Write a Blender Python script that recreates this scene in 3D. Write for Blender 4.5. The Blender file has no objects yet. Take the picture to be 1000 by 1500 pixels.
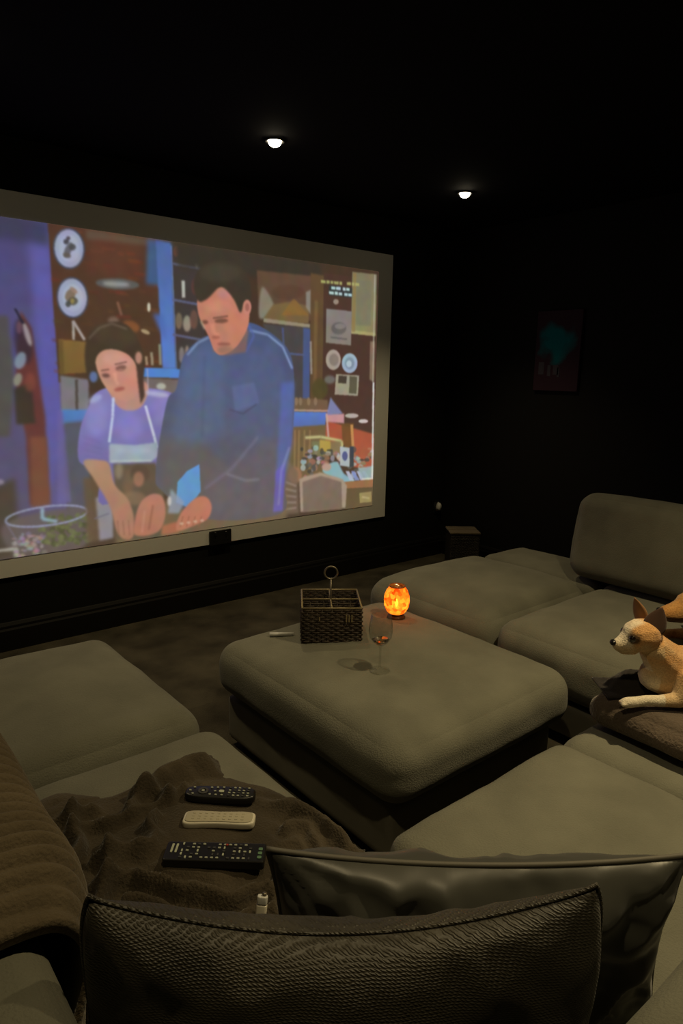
import bpy, bmesh, math, random
import numpy as np
from mathutils import Vector, Matrix, noise
from mathutils.bvhtree import BVHTree
random.seed(7)
PI = math.pi
scn = bpy.context.scene
C = scn.collection

# ------------------------------------------------------------------ camera
YAW, PITCH, ROLL = math.radians(40), math.radians(11.65), math.radians(1.13)
CAMZ = 1.40
def cam_axes():
    cy, sy, cp, sp = math.cos(YAW), math.sin(YAW), math.cos(PITCH), math.sin(PITCH)
    fwd = Vector((sy*cp, cy*cp, -sp)); right = Vector((cy, -sy, 0)); up = right.cross(fwd)
    c, s = math.cos(ROLL), math.sin(ROLL)
    return c*right+s*up, -s*right+c*up, fwd
r_, u_, f_ = cam_axes()
cam = bpy.data.cameras.new('camera'); camo = bpy.data.objects.new('camera', cam); C.objects.link(camo)
cam.sensor_fit = 'VERTICAL'; cam.sensor_height = 36; cam.sensor_width = 24; cam.lens = 24.0
cam.clip_start = .02
m3 = Matrix((r_, u_, -f_)).transposed()
camo.matrix_world = Matrix.Translation((0, 0, CAMZ)) @ m3.to_4x4()
scn.camera = camo

# ------------------------------------------------------------------ world, lights, exposure
w = bpy.data.worlds.new('world'); scn.world = w; w.use_nodes = True
w.node_tree.nodes['Background'].inputs[0].default_value = (.9, .95, 1, 1)
w.node_tree.nodes['Background'].inputs[1].default_value = .001
scn.view_settings.view_transform = 'Standard'; scn.view_settings.look = 'None'
scn.view_settings.gamma = 1; scn.view_settings.exposure = 0
try: scn.view_settings.use_curve_mapping = False
except Exception: pass
WARM = (1.0, .79, .43)
CEIL = 2.40
LAMPS = [(1.87, 2.74, 38), (3.16, 2.74, 31), (1.87, .55, 106), (3.16, .55, 3), (.58, .55, 27), (.58, 2.74, 42)]

# ------------------------------------------------------------------ helpers
def link(o, parent=None):
    C.objects.link(o)
    if parent is not None: o.parent = parent
    return o
def tag(o, label=None, cat=None, group=None, kind=None):
    if label: o['label'] = label
    if cat: o['category'] = cat
    if group: o['group'] = group
    if kind: o['kind'] = kind
    return o
def thing(name, label, cat, loc=(0, 0, 0), rotz=0, group=None):
    o = bpy.data.objects.new(name, None); link(o); o.location = loc; o.rotation_euler = (0, 0, rotz)
    o.empty_display_size = .05
    return tag(o, label, cat, group)
def mobj(name, me, mat, parent=None, smooth=True):
    if mat: 
        me.materials.clear(); me.materials.append(mat)
    for p in me.polygons: p.use_smooth = smooth
    return link(bpy.data.objects.new(name, me), parent)
def bm2me(bm, name='mesh'):
    bmesh.ops.recalc_face_normals(bm, faces=bm.faces)
    me = bpy.data.meshes.new(name); bm.to_mesh(me); bm.free(); return me
def pyme(v, f, name='mesh'):
    me = bpy.data.meshes.new(name); me.from_pydata([tuple(a) for a in v], [], f); me.update()
    bm = bmesh.new(); bm.from_mesh(me); bmesh.ops.recalc_face_normals(bm, faces=bm.faces); bm.to_mesh(me); bm.free()
    return me
def nz(p, s, seed=0.0):
    return noise.noise(Vector((p[0]*s+seed*7.3, p[1]*s+seed*3.1, p[2]*s+seed*5.7)))
def fbm(p, s, seed=0.0):
    return nz(p, s, seed)+.5*nz(p, s*2.1, seed+1)+.25*nz(p, s*4.3, seed+2)
def sstep(a, b, x):
    t = max(0, min(1, (x-a)/(b-a))); return t*t*(3-2*t)
def add_box(bm, x0, x1, y0, y1, z0, z1, bev=0.0, seg=1):
    r = bmesh.ops.create_cube(bm, size=1.0)
    for v in r['verts']:
        v.co = Vector((x0+(v.co.x+.5)*(x1-x0), y0+(v.co.y+.5)*(y1-y0), z0+(v.co.z+.5)*(z1-z0)))
    if bev > 0:
        es = {e for v in r['verts'] for e in v.link_edges}
        bmesh.ops.bevel(bm, geom=list(es), offset=bev, segments=seg, affect='EDGES', profile=.5)
def box_me(*a, **k):
    bm = bmesh.new(); add_box(bm, *a, **k); return bm2me(bm)
def soft_box(x0, x1, y0, y1, z0, z1, r=.06, crown=.0, bulge=.0, n=22, wob=.004, seed=0, pinch=0.0):
    """upholstered block with rounded edges, domed top and slightly full sides"""
    bm = bmesh.new(); bmesh.ops.create_cube(bm, size=2.0)
    bmesh.ops.subdivide_edges(bm, edges=bm.edges[:], cuts=n, use_grid_fill=True)
    a, b, c = (x1-x0)/2, (y1-y0)/2, (z1-z0)/2; r = min(r, a*.95, b*.95, c*.98)
    cx, cy, cz = (x0+x1)/2, (y0+y1)/2, (z0+z1)/2
    g = lambda t: math.copysign(1-(1-abs(t))**1.7, t)
    for v in bm.verts:
        t = [g(v.co.x), g(v.co.y), g(v.co.z)]
        u, vv, ww = t
        p = Vector((u*a, vv*b, ww*c))
        q = Vector((max(-a+r, min(a-r, p.x)), max(-b+r, min(b-r, p.y)), max(-c+r, min(c-r, p.z))))
        d = p-q
        if d.length > 1e-9: p = q+d.normalized()*r
        k = (1-u*u)*(1-vv*vv)
        if ww > 0: p.z += crown*k*ww
        p.x += bulge*(1-vv*vv)*(1-ww*ww)*u; p.y += bulge*(1-u*u)*(1-ww*ww)*vv
        wx, wy, wz = p.x+cx, p.y+cy, p.z+cz
        dn = fbm((wx, wy, wz), 5.5, seed)*wob
        dr = (p-q*.6).normalized() if (p-q*.6).length > 0 else Vector((0, 0, 1))
        hm = sstep(-1, -.7, ww)
        v.co = Vector((wx, wy, wz))+dr*dn*hm
    return bm2me(bm)
def tube(pts, rad, n=8, closed=False):
    bm = bmesh.new(); pts = [Vector(p) for p in pts]; N = len(pts); rings = []
    rr = rad if isinstance(rad, (list, tuple)) else [rad]*N
    prev = None
    for i, p in enumerate(pts):
        if closed: t = pts[(i+1) % N]-pts[i-1]
        else: t = pts[min(i+1, N-1)]-pts[max(i-1, 0)]
        t.normalize()
        ref = Vector((0, 0, 1)) if abs(t.z) < .9 else Vector((1, 0, 0))
        if prev is None: a = t.cross(ref).normalized()
        else: a = (prev-t*prev.dot(t)).normalized()
        prev = a; b = t.cross(a)
        rings.append([bm.verts.new(p+rr[i]*(math.cos(k*2*PI/n)*a+math.sin(k*2*PI/n)*b)) for k in range(n)])
    for i in range(N if closed else N-1):
        A, B = rings[i], rings[(i+1) % N]
        for k in range(n): bm.faces.new((A[k], A[(k+1) % n], B[(k+1) % n], B[k]))
    if not closed:
        bm.faces.new(rings[0][::-1]); bm.faces.new(rings[-1])
    return bm
def merge(bms):
    out = bmesh.new()
    for b in bms:
        me = bpy.data.meshes.new('tmp'); b.to_mesh(me); b.free(); out.from_mesh(me); bpy.data.meshes.remove(me)
    return out
def lathe(prof, n=40):
    bm = bmesh.new(); rings = []
    for r, z in prof:
        if r < 1e-6: rings.append([bm.verts.new((0, 0, z))])
        else: rings.append([bm.verts.new((r*math.cos(k*2*PI/n), r*math.sin(k*2*PI/n), z)) for k in range(n)])
    for A, B in zip(rings, rings[1:]):
        if len(A) == 1 and len(B) == 1: continue
        for k in range(n):
            a = A[k % len(A)]; a2 = A[(k+1) % len(A)]; b = B[k % len(B)]; b2 = B[(k+1) % len(B)]
            vs = []
            for q in (a, a2, b2, b):
                if q not in vs: vs.append(q)
            if len(vs) > 2: bm.faces.new(vs)
    return bm2me(bm)
def slab(outline, h, bev=.003, steps=3):
    """closed outline (list of x,y) extruded to h with a rounded upper and lower edge"""
    n = len(outline); cx = sum(p[0] for p in outline)/n; cy = sum(p[1] for p in outline)/n
    bm = bmesh.new(); rings = []
    prof = [(bev, 0)] + [(bev*(1-math.sin(a)), bev*(1-math.cos(a))) for a in [PI/2*k/steps for k in range(1, steps+1)]]
    prof += [(bev*(1-math.cos(a)), h-bev+bev*math.sin(a)) for a in [PI/2*k/steps for k in range(0, steps+1)]]
    for ins, z in prof:
        ring = []
        for i in range(n):
            p = Vector(outline[i]); a = Vector(outline[i-1]); b = Vector(outline[(i+1) % n])
            t = (b-a).normalized(); nn = Vector((-t.y, t.x))
            if nn.dot(Vector((cx, cy))-p) < 0: nn = -nn
            q = p+nn*ins; ring.append(bm.verts.new((q.x, q.y, z)))
        rings.append(ring)
    for A, B in zip(rings, rings[1:]):
        for k in range(n): bm.faces.new((A[k], A[(k+1) % n], B[(k+1) % n], B[k]))
    bm.faces.new(rings[0][::-1]); bm.faces.new(rings[-1])
    return bm2me(bm)
def round_rect(w, d, r, n=6):
    out = []
    for sx, sy, a0 in ((1, 1, 0), (-1, 1, PI/2), (-1, -1, PI), (1, -1, 1.5*PI)):
        for k in range(n+1):
            a = a0+PI/2*k/n; out.append((sx*(w/2-r)+r*math.cos(a), sy*(d/2-r)+r*math.sin(a)))
    return out
def bvh_of(me, mat=None):
    vs = [(mat @ v.co if mat else v.co) for v in me.vertices]
    return BVHTree.FromPolygons(vs, [tuple(p.vertices) for p in me.polygons])
def drop(bvh, x, y, z=3):
    h = bvh.ray_cast(Vector((x, y, z)), Vector((0, 0, -1)))
    return h[0].z if h[0] is not None else None

# ------------------------------------------------------------------ materials
def mat(name, col, rough=.8, metal=0, spec=.3, bump=None, var=0, sheen=0, emit=None, estr=0, trans=0, coat=0, alt=None):
    """col + noise variation; bump = (kind, scale, strength, distance)"""
    m = bpy.data.materials.new(name); m.use_nodes = True; nt = m.node_tree; N = nt.nodes; L = nt.links
    b = N['Principled BSDF']; b.inputs['Roughness'].default_value = rough; b.inputs['Metallic'].default_value = metal
    b.inputs['Specular IOR Level'].default_value = spec
    b.inputs['Base Color'].default_value = (*col, 1)
    if sheen:
        b.inputs['Sheen Weight'].default_value = sheen; b.inputs['Sheen Roughness'].default_value = .45
    if trans: b.inputs['Transmission Weight'].default_value = trans
    if coat: b.inputs['Coat Weight'].default_value = coat
    if emit: b.inputs['Emission Color'].default_value = (*emit, 1); b.inputs['Emission Strength'].default_value = estr
    tc = N.new('ShaderNodeTexCoord')
    if var or alt:
        n1 = N.new('ShaderNodeTexNoise'); n1.inputs['Scale'].default_value = alt[1] if alt else 6; n1.inputs['Detail'].default_value = 5
        L.new(tc.outputs['Object'], n1.inputs['Vector'])
        r = N.new('ShaderNodeValToRGB'); r.color_ramp.elements[0].position = .35; r.color_ramp.elements[1].position = .68
        c2 = alt[0] if alt else tuple(min(1, c*(1+var)) for c in col)
        c1 = col if alt else tuple(c*(1-var) for c in col)
        r.color_ramp.elements[0].color = (*c1, 1); r.color_ramp.elements[1].color = (*c2, 1)
        L.new(n1.outputs['Fac'], r.inputs['Fac']); L.new(r.outputs['Color'], b.inputs['Base Color'])
    if bump:
        kind, sc, st, dist = bump
        if kind == 'noise':
            t = N.new('ShaderNodeTexNoise'); t.inputs['Scale'].default_value = sc; t.inputs['Detail'].default_value = 3
            L.new(tc.outputs['Object'], t.inputs['Vector']); out = t.outputs['Fac']
        elif kind == 'voronoi':
            t = N.new('ShaderNodeTexVoronoi'); t.inputs['Scale'].default_value = sc
            L.new(tc.outputs['Object'], t.inputs['Vector']); out = t.outputs['Distance']
        elif kind == 'weave':       # two crossing wave sets
            w1 = N.new('ShaderNodeTexWave'); w1.wave_type = 'BANDS'; w1.bands_direction = 'DIAGONAL'; w1.inputs['Scale'].default_value = sc; w1.inputs['Distortion'].default_value = 3.5
            w1.inputs['Detail'].default_value = 1
            w2 = N.new('ShaderNodeTexWave'); w2.wave_type = 'BANDS'; w2.bands_direction = 'Z'; w2.inputs['Scale'].default_value = sc; w2.inputs['Distortion'].default_value = 3.5
            w2.inputs['Detail'].default_value = 1
            L.new(tc.outputs['Object'], w1.inputs['Vector']); L.new(tc.outputs['Object'], w2.inputs['Vector'])
            mm = N.new('ShaderNodeMath'); mm.operation = 'MULTIPLY'; L.new(w1.outputs['Fac'], mm.inputs[0]); L.new(w2.outputs['Fac'], mm.inputs[1]); out = mm.outputs[0]
        bp = N.new('ShaderNodeBump'); bp.inputs['Strength'].default_value = st; bp.inputs['Distance'].default_value = dist
        L.new(out, bp.inputs['Height']); L.new(bp.outputs['Normal'], b.inputs['Normal'])
    return m
M = {}
M['wall'] = mat('black_wall_paint', (.009, .0088, .008), .75, spec=.15, bump=('noise', 60, .2, .002))
M['ceiling'] = mat('black_ceiling_paint', (.006, .006, .0065), .9, spec=.1)
M['skirting'] = mat('black_gloss_paint', (.006, .0055, .005), .4, spec=.45)
M['carpet'] = mat('dark_carpet', (.026, .022, .014), .95, spec=.05, sheen=.1, bump=('noise', 220, .8, .006), alt=((.074, .064, .042), 4.5))
M['fabric'] = mat('charcoal_weave_fabric', (.172, .169, .130), .93, spec=.08, sheen=.12, var=.12, bump=('noise', 240, .7, .003))
M['base_fabric'] = mat('charcoal_base_fabric', (.20, .19, .15), .95, spec=.05, var=.10, bump=('noise', 420, .3, .0015))
M['throw'] = mat('brown_knit_throw', (.066, .053, .036), .95, spec=.05, sheen=.2, var=.3, bump=('noise', 170, .9, .004))
M['rib'] = mat('brown_rib_knit', (.150, .118, .074), .95, spec=.05, sheen=.25, var=.2, bump=('noise', 150, .7, .004))
M['fleece'] = mat('brown_fleece', (.13, .10, .075), .95, spec=.05, sheen=.3, var=.3, bump=('noise', 130, 1, .006))
M['velvet'] = mat('grey_green_velvet', (.055, .055, .045), .38, spec=.35, sheen=.5, var=.1)
M['piping'] = mat('grey_piping', (.14, .13, .105), .6, spec=.3)
M['chunky'] = mat('chunky_woven', (.046, .040, .026), .5, spec=.5, sheen=.2, var=.4, bump=('weave', 105, .5, .003))
M['white_screen'] = mat('grey_white_screen_paint', (.90, .90, .86), .9, spec=.1)
M['plastic_black'] = mat('black_plastic', (.008, .008, .008), .35, spec=.5)
M['socket'] = mat('socket_black', (.01, .01, .01), .35, spec=.5)
M['hole'] = mat('socket_hole', (.001, .001, .001), .8)
M['btn'] = mat('pale_rubber_button', (.34, .36, .28), .5, spec=.4)
M['btn_dark'] = mat('grey_rubber_button', (.05, .05, .05), .5, spec=.4)
M['btn_light'] = mat('light_button', (.45, .48, .36), .4)
M['btn_green'] = mat('green_button', (.12, .22, .13), .4)
M['btn_red'] = mat('red_button', (.35, .05, .03), .4)
M['cream'] = mat('cream_plastic', (.46, .42, .30), .45, spec=.5)
M['cream_rim'] = mat('cream_rim_plastic', (.72, .68, .55), .35, spec=.5)
M['wicker'] = mat('dark_wicker', (.045, .03, .016), .6, spec=.4, var=.5)
M['rim'] = mat('brass_toned_wire', (.30, .24, .13), .45, metal=.4, spec=.4)
M['metal'] = mat('dull_metal_wire', (.25, .22, .16), .4, metal=.7)
M['white'] = mat('white_plastic', (.7, .7, .66), .4)
M['chrome'] = mat('lamp_trim', (.03, .03, .03), .4, metal=.3)
M['wax'] = mat('candle_wax', (.75, .6, .4), .5)
M['nose'] = mat('dog_nose', (.006, .005, .005), .3, spec=.6)
M['eye'] = mat('dog_eye', (.008, .005, .003), .05, spec=.8, coat=1)
M['darkcloth'] = mat('black_cloth', (.022, .018, .016), .9, sheen=.2, bump=('noise', 200, .5, .003))
M['stripe'] = mat('grey_stripe', (.16, .14, .11), .8)

def glass_mat(name, col, rough=0.0):
    m = bpy.data.materials.new(name); m.use_nodes = True; b = m.node_tree.nodes['Principled BSDF']
    b.inputs['Base Color'].default_value = (*col, 1); b.inputs['Transmission Weight'].default_value = 1
    b.inputs['Roughness'].default_value = rough; b.inputs['IOR'].default_value = 1.45
    return m
def thin_glass(name):
    m = bpy.data.materials.new(name); m.use_nodes = True; N = m.node_tree.nodes; L = m.node_tree.links; N.clear()
    t = N.new('ShaderNodeBsdfTransparent'); t.inputs[0].default_value = (.94, .94, .93, 1); g = N.new('ShaderNodeBsdfGlossy'); g.inputs['Roughness'].default_value = .03
    f = N.new('ShaderNodeLayerWeight'); f.inputs['Blend'].default_value = .5; p = N.new('ShaderNodeMath'); p.operation = 'POWER'; p.inputs[1].default_value = 3.0
    q = N.new('ShaderNodeMath'); q.operation = 'MULTIPLY_ADD'; q.inputs[1].default_value = .45; q.inputs[2].default_value = .05
    mx = N.new('ShaderNodeMixShader'); o = N.new('ShaderNodeOutputMaterial'); L.new(f.outputs['Facing'], p.inputs[0]); L.new(p.outputs[0], q.inputs[0])
    L.new(q.outputs[0], mx.inputs[0]); L.new(t.outputs[0], mx.inputs[1]); L.new(g.outputs[0], mx.inputs[2]); L.new(mx.outputs[0], o.inputs[0]); return m
M['glass'] = thin_glass('clear_glass')
M['wine'] = glass_mat('candle_tinted_wine', (.9, .55, .25))  # amber tint of the drink stands in for candlelight refracted in the bowl
def emis(name, col, s):
    m = bpy.data.materials.new(name); m.use_nodes = True; nt = m.node_tree; nt.nodes.clear()
    e = nt.nodes.new('ShaderNodeEmission'); e.inputs[0].default_value = (*col, 1); e.inputs[1].default_value = s
    o = nt.nodes.new('ShaderNodeOutputMaterial'); nt.links.new(e.outputs[0], o.inputs[0]); return m
M['bulb'] = emis('led_bulb', (1, .86, .6), 22)
M['flame'] = emis('flame', (1, .62, .25), 30)

# ------------------------------------------------------------------ the setting
X0, X1, Y0, Y1 = -1.6, 4.0, -1.4, 3.52
def struct(name, me, m, smooth=False):
    return tag(mobj(name, me, m, None, smooth), kind='structure')
struct('floor', box_me(X0, X1, Y0, Y1, -.1, 0), M['carpet'])
bm = bmesh.new(); add_box(bm, X0-.1, X1+.1, Y0-.1, Y1+.1, CEIL, CEIL+.1)
ceil_me = bm2me(bm); ceil = struct('ceiling', ceil_me, M['ceiling'])
struct('wall_front', box_me(X0-.1, X1+.1, Y1, Y1+.1, -.1, CEIL), M['wall'])
struct('wall_right', box_me(X1, X1+.1, Y0, Y1, -.1, CEIL), M['wall'])
struct('wall_back', box_me(X0-.1, X1+.1, Y0-.1, Y0, -.1, CEIL), M['wall'])
struct('wall_left', box_me(X0-.1, X0, Y0, Y1, -.1, CEIL), M['wall'])
def skirt(L, axis):
    """moulded skirting board profile extruded along its length"""
    prof = [(0, 0), (.018, 0), (.018, .105), (.013, .115), (.013, .128), (.006, .142), (0, .145)]
    bm = bmesh.new(); a = [bm.verts.new((0, -p, q)) for p, q in prof]; b = [bm.verts.new((L, -p, q)) for p, q in prof]
    for i in range(len(prof)): bm.faces.new((a[i], a[(i+1) % len(prof)], b[(i+1) % len(prof)], b[i]))
    bm.faces.new(a[::-1]); bm.faces.new(b); return bm2me(bm)
o = struct('baseboard_front', skirt(X1-X0-.02, 0), M['skirting']); o.location = (X0, Y1, 0)
o = struct('baseboard_right', skirt(Y1-Y0-.04, 0), M['skirting']); o.location = (X1, Y1-.02, 0); o.rotation_euler = (0, 0, -PI/2)

# ------------------------------------------------------------------ projection screen with its picture
SX0, SX1, SZ0, SZ1 = .28, 3.355, .375, 2.17
PX0, PX1, PZ0, PZ1 = .415, 3.225, .472, 2.052
scr = thing('projection_screen', 'large white projection screen on the black wall showing a kitchen scene with two people', 'screen', (0, Y1, 0))
mobj('screen_panel', box_me(SX0, SX1, -.012, 0, SZ0, SZ1, bev=.002), M['white_screen'], scr, False)

TW, TH = 1280, 720
img = np.zeros((TH, TW, 3), np.float32)
HOM = [0.0022528441026108477, -0.0003361652222040787, 0.9713116957583366, -0.0006923542464370903, -0.003066648957334953, 2.9327170683020403, -0.0005349844160235523, -0.00013996297289570333]
def uv(x, y):
    d = HOM[6]*x+HOM[7]*y+1
    X = (HOM[0]*x+HOM[1]*y+HOM[2])/d; Z = (HOM[3]*x+HOM[4]*y+HOM[5])/d
    return (X-PX0)/(PX1-PX0)*TW, (PZ1-Z)/(PZ1-PZ0)*TH
def blur(a, k):
    if k < 1: return a
    k = int(k)
    for ax in (0, 1):
        for _ in range(2):
            p = np.concatenate([np.repeat(a.take([0], ax), k, ax), a, np.repeat(a.take([-1], ax), k+1, ax)], ax)
            c = np.cumsum(p, ax, dtype=np.float64); n = a.shape[ax]
            a = ((c.take(range(2*k, 2*k+n), ax)-np.concatenate([np.zeros_like(c.take([0], ax)), c.take(range(0, n-1), ax)], ax))/(2*k+1 - 0)).astype(np.float32) if n > 1 else a
    return a
def smooth_pts(P, k=5):
    n = len(P); out = []
    for i in range(n):
        a, b, c, d = (np.array(P[(i+j) % n], float) for j in (-1, 0, 1, 2))
        for t in np.arange(k)/k:
            out.append(.5*((2*b)+(-a+c)*t+(2*a-5*b+4*c-d)*t*t+(-a+3*b-3*c+d)*t**3))
    return out
def fill(P, col, alpha=1., soft=1, sm=False, grad=None):
    if sm: P = smooth_pts(P)
    Q = np.array([uv(*p) for p in P]); pad = int(soft*3)+3
    x0, y0 = np.floor(Q.min(0)).astype(int)-pad; x1, y1 = np.ceil(Q.max(0)).astype(int)+pad
    X0_, Y0_, X1_, Y1_ = max(0, x0), max(0, y0), min(TW, x1), min(TH, y1)
    if X1_ <= X0_ or Y1_ <= Y0_: return
    xs = np.arange(x0, x1)+.5; ys = (np.arange(y0, y1)+.5)
    m = np.zeros((len(ys), len(xs)), bool)
    for i in range(len(Q)):
        (ax, ay), (bx, by) = Q[i], Q[(i+1) % len(Q)]
        if ay == by: continue
        cr = (ys > min(ay, by)) & (ys <= max(ay, by))
        xi = ax+(ys-ay)*(bx-ax)/(by-ay)
        m ^= (cr[:, None] & (xs[None, :] > xi[:, None]))
    m = blur(m.astype(np.float32), soft)*alpha
    m = m[Y0_-y0:Y1_-y0, X0_-x0:X1_-x0][..., None]
    c = np.array(col, np.float32)/255
    if grad is not None:
        c2 = np.array(grad, np.float32)/255; t = ((ys-ys[0])/(ys[-1]-ys[0]))[Y0_-y0:Y1_-y0][:, None, None].astype(np.float32)
        c = c*(1-t)+c2*t
    sub = img[Y0_:Y1_, X0_:X1_]; img[Y0_:Y1_, X0_:X1_] = sub*(1-m)+c*m
def ell(cx, cy, rx, ry, col, alpha=1., soft=1, rot=0, grad=None):
    c, s = math.cos(rot), math.sin(rot)
    fill([(cx+rx*math.cos(a)*c-ry*math.sin(a)*s, cy+rx*math.cos(a)*s+ry*math.sin(a)*c) for a in np.linspace(0, 2*PI, 28)[:-1]], col, alpha, soft, grad=grad)
def line(P, w, col, alpha=1., soft=1):
    for a, b in zip(P, P[1:]):
        a, b = np.array(a, float), np.array(b, float); d = b-a; L = np.hypot(*d); n = np.array([-d[1], d[0]])/max(L, 1e-6)*w/2
        fill([a+n, b+n, b-n, a-n], col, alpha, soft)
#PAINT
fill([(-200, 200), (700, 200), (700, 900), (-200, 900)], (66, 46, 34), soft=0)
# left: violet wall, hanging coats
fill([(-120, 280), (70, 320), (100, 760), (-120, 860)], (66, 62, 118), soft=2, grad=(88, 82, 150))
fill([(40, 330), (72, 330), (98, 660), (70, 720), (58, 560)], (84, 82, 172), .9, 8)
fill([(-120, 270), (72, 328), (72, 360), (-120, 330)], (52, 52, 84), .9, 8)
fill([(-60, 560), (60, 600), (70, 800), (-80, 850)], (76, 68, 104), .7, 10)
fill([(-20, 462), (12, 462), (22, 560), (14, 640), (-20, 640)], (74, 72, 66), .9, 4)
fill([(30, 455), (46, 480), (66, 610), (72, 735), (44, 740), (38, 640), (22, 560)], (98, 44, 40), .95, 3)
fill([(44, 640), (68, 640), (74, 740), (46, 744)], (122, 66, 46), .9, 4)
fill([(20, 570), (46, 560), (52, 620), (24, 622)], (52, 44, 36), .95, 3)
ell(34, 500, 13, 34, (46, 34, 52), .8, 4, -.15); ell(40, 490, 4, 18, (176, 164, 168), .8, 2, -.3); ell(28, 480, 4, 9, (110, 70, 90), .8, 2)
ell(30, 528, 8, 13, (126, 138, 168), .9, 2, .3); ell(26, 556, 6, 10, (142, 140, 124), .9, 2, .3); ell(44, 560, 8, 14, (136, 62, 50), .7, 4)
line([(22, 452), (34, 474)], 3, (30, 26, 50)); fill([(-20, 720), (22, 700), (30, 810), (-20, 830)], (62, 52, 36), .85, 6)
ell(0, 706, 6, 4, (160, 150, 170), .7, 2)
# brick wall with plates
fill([(70, 326), (250, 350), (250, 560), (86, 560)], (78, 46, 34), 1, 1, grad=(74, 52, 34))
rb = random.Random(3)
for i in range(90):
    x = rb.uniform(74, 236); y = 335+rb.uniform(0, 215); ww = rb.uniform(8, 22)
    fill([(x, y), (x+ww, y+2), (x+ww, y+6), (x, y+5)], (rb.randint(72, 128), rb.randint(40, 62), rb.randint(24, 40)), .45, 2)
fill([(130, 330), (205, 345), (205, 410), (130, 405)], (112, 52, 38), .35, 10)
fill([(126, 336), (240, 352), (240, 362), (126, 350)], (96, 92, 76), .5, 4)
ell(172, 416, 32, 8, (86, 88, 92), .9, 2, .06); ell(170, 416, 20, 4, (148, 150, 158), .9, 3, .06)
for cx, cy in ((101, 364), (106, 436)):
    ell(cx, cy, 23.5, 30.5, (62, 66, 88), 1, 1, -.1); ell(cx, cy, 21, 28, (150, 158, 194), 1, 1, -.1); ell(cx+1, cy, 15, 20, (164, 172, 204), 1, 2, -.1)
for x, y, a, b, r, cc in ((97, 354, 4, 4, 0, (56, 52, 60)), (100, 366, 5, 12, .4, (84, 84, 92)), (106, 362, 5, 5, 0, (66, 66, 70)), (98, 374, 6, 4, .3, (90, 80, 74)), (100, 349, 3, 3, 0, (60, 50, 60)),
                          (103, 432, 7, 10, .5, (120, 98, 78)), (107, 441, 7, 6, 0, (78, 72, 62)), (100, 445, 4, 5, .3, (60, 64, 62)), (108, 425, 7, 3, .7, (150, 120, 110)), (106, 441, 3, 4, 0, (150, 134, 70))):
    ell(x, y, a, b, cc, .9, 1, r)
# copper pans, bag, shelf with bottles
ell(192, 478, 13, 8, (138, 76, 40), .9, 3, .4); line([(172, 442), (178, 462)], 4, (124, 78, 60)); ell(166, 470, 8, 6, (132, 112, 94), .7, 3); ell(213, 486, 7, 3, (176, 150, 110), .9, 1, .4); ell(218, 450, 2.5, 7, (212, 206, 190), .9, 1)
line([(107, 470), (108, 498)], 3.5, (170, 162, 158)); line([(107, 470), (124, 498)], 4, (166, 156, 152))
fill([(86, 497), (128, 501), (128, 546), (88, 548)], (126, 96, 44), 1, 1, grad=(118, 88, 40)); fill([(86, 497), (92, 498), (94, 548), (88, 548)], (96, 70, 34), .8, 2)
fill([(88, 550), (130, 556), (130, 620), (90, 620)], (116, 112, 122), 1, 2); line([(112, 556), (113, 620)], 4, (72, 62, 60))
for x, h in ((200, 24), (206, 16), (214, 14), (234, 32), (222, 20)):
    line([(x, 536-h), (x+1, 535)], 4, (170+rb.randint(-40, 20), 150, 120), .8)
# blue dresser uprights and shelves
fill([(216, 350), (252, 356), (252, 420), (214, 416)], (54, 84, 134), 1, 5); fill([(228, 352), (250, 356), (258, 540), (238, 540)], (66, 96, 168), 1, 2, grad=(76, 120, 220))
fill([(224, 460), (242, 460), (244, 500), (232, 480)], (64, 100, 190), .9, 5)
line([(251, 360), (259, 540)], 2, (96, 132, 206)); fill([(196, 538), (264, 540), (264, 554), (196, 552)], (68, 128, 224), 1, 1)
fill([(204, 553), (264, 556), (264, 600), (206, 590)], (110, 96, 92), 1, 2); ell(236, 566, 7, 5, (196, 196, 182), .8, 2)
fill([(252, 360), (300, 366), (300, 540), (259, 540)], (58, 50, 50), 1, 2)
for y in (386, 439, 490): line([(253, y), (302, y+9)], 3.5, (84, 92, 128), .95)
line([(268, 411), (269, 436)], 5, (176, 176, 172)); ell(258, 368, 4, 8, (116, 64, 48), .9, 1); ell(288, 384, 3, 9, (160, 158, 150), .8, 1)
for x, y, a, b, cc in ((262, 470, 5, 12, (132, 112, 88)), (274, 474, 6, 12, (168, 156, 132)), (284, 468, 6, 14, (110, 72, 60)), (266, 520, 4, 12, (140, 130, 130)), (274, 518, 3, 12, (170, 140, 120)), (286, 420, 6, 12, (90, 50, 46))):
    ell(x, y, a, b, cc, .8, 2)
# background behind the man: arch painting, window, door post
fill([(255, 352), (470, 385), (470, 420), (260, 390)], (52, 46, 38), 1, 8)
fill([(376, 396), (456, 404), (458, 470), (380, 466)], (94, 66, 50), 1, 2)
fill([(384, 420), (402, 452), (380, 466)], (140, 136, 120), .8, 3, True)
fill([(386, 466), (400, 446), (424, 442), (452, 448), (452, 474), (390, 470)], (116, 92, 56), 1, 2); fill([(412, 462), (430, 436), (452, 462)], (136, 96, 44), 1, 2)
fill([(448, 428), (456, 424), (456, 462), (448, 450)], (142, 142, 130), .8, 2); ell(422, 428, 24, 11, (88, 58, 44), .9, 3)
line([(386, 469), (454, 478)], 6, (146, 134, 110)); fill([(384, 474), (454, 480), (452, 596), (424, 596), (410, 520)], (66, 62, 66), 1, 2)
fill([(444, 480), (455, 482), (453, 596), (443, 596)], (62, 80, 136), 1, 2); line([(414, 480), (420, 596)], 3, (68, 76, 120)); line([(424, 518), (446, 520)], 3, (70, 84, 130))
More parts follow.
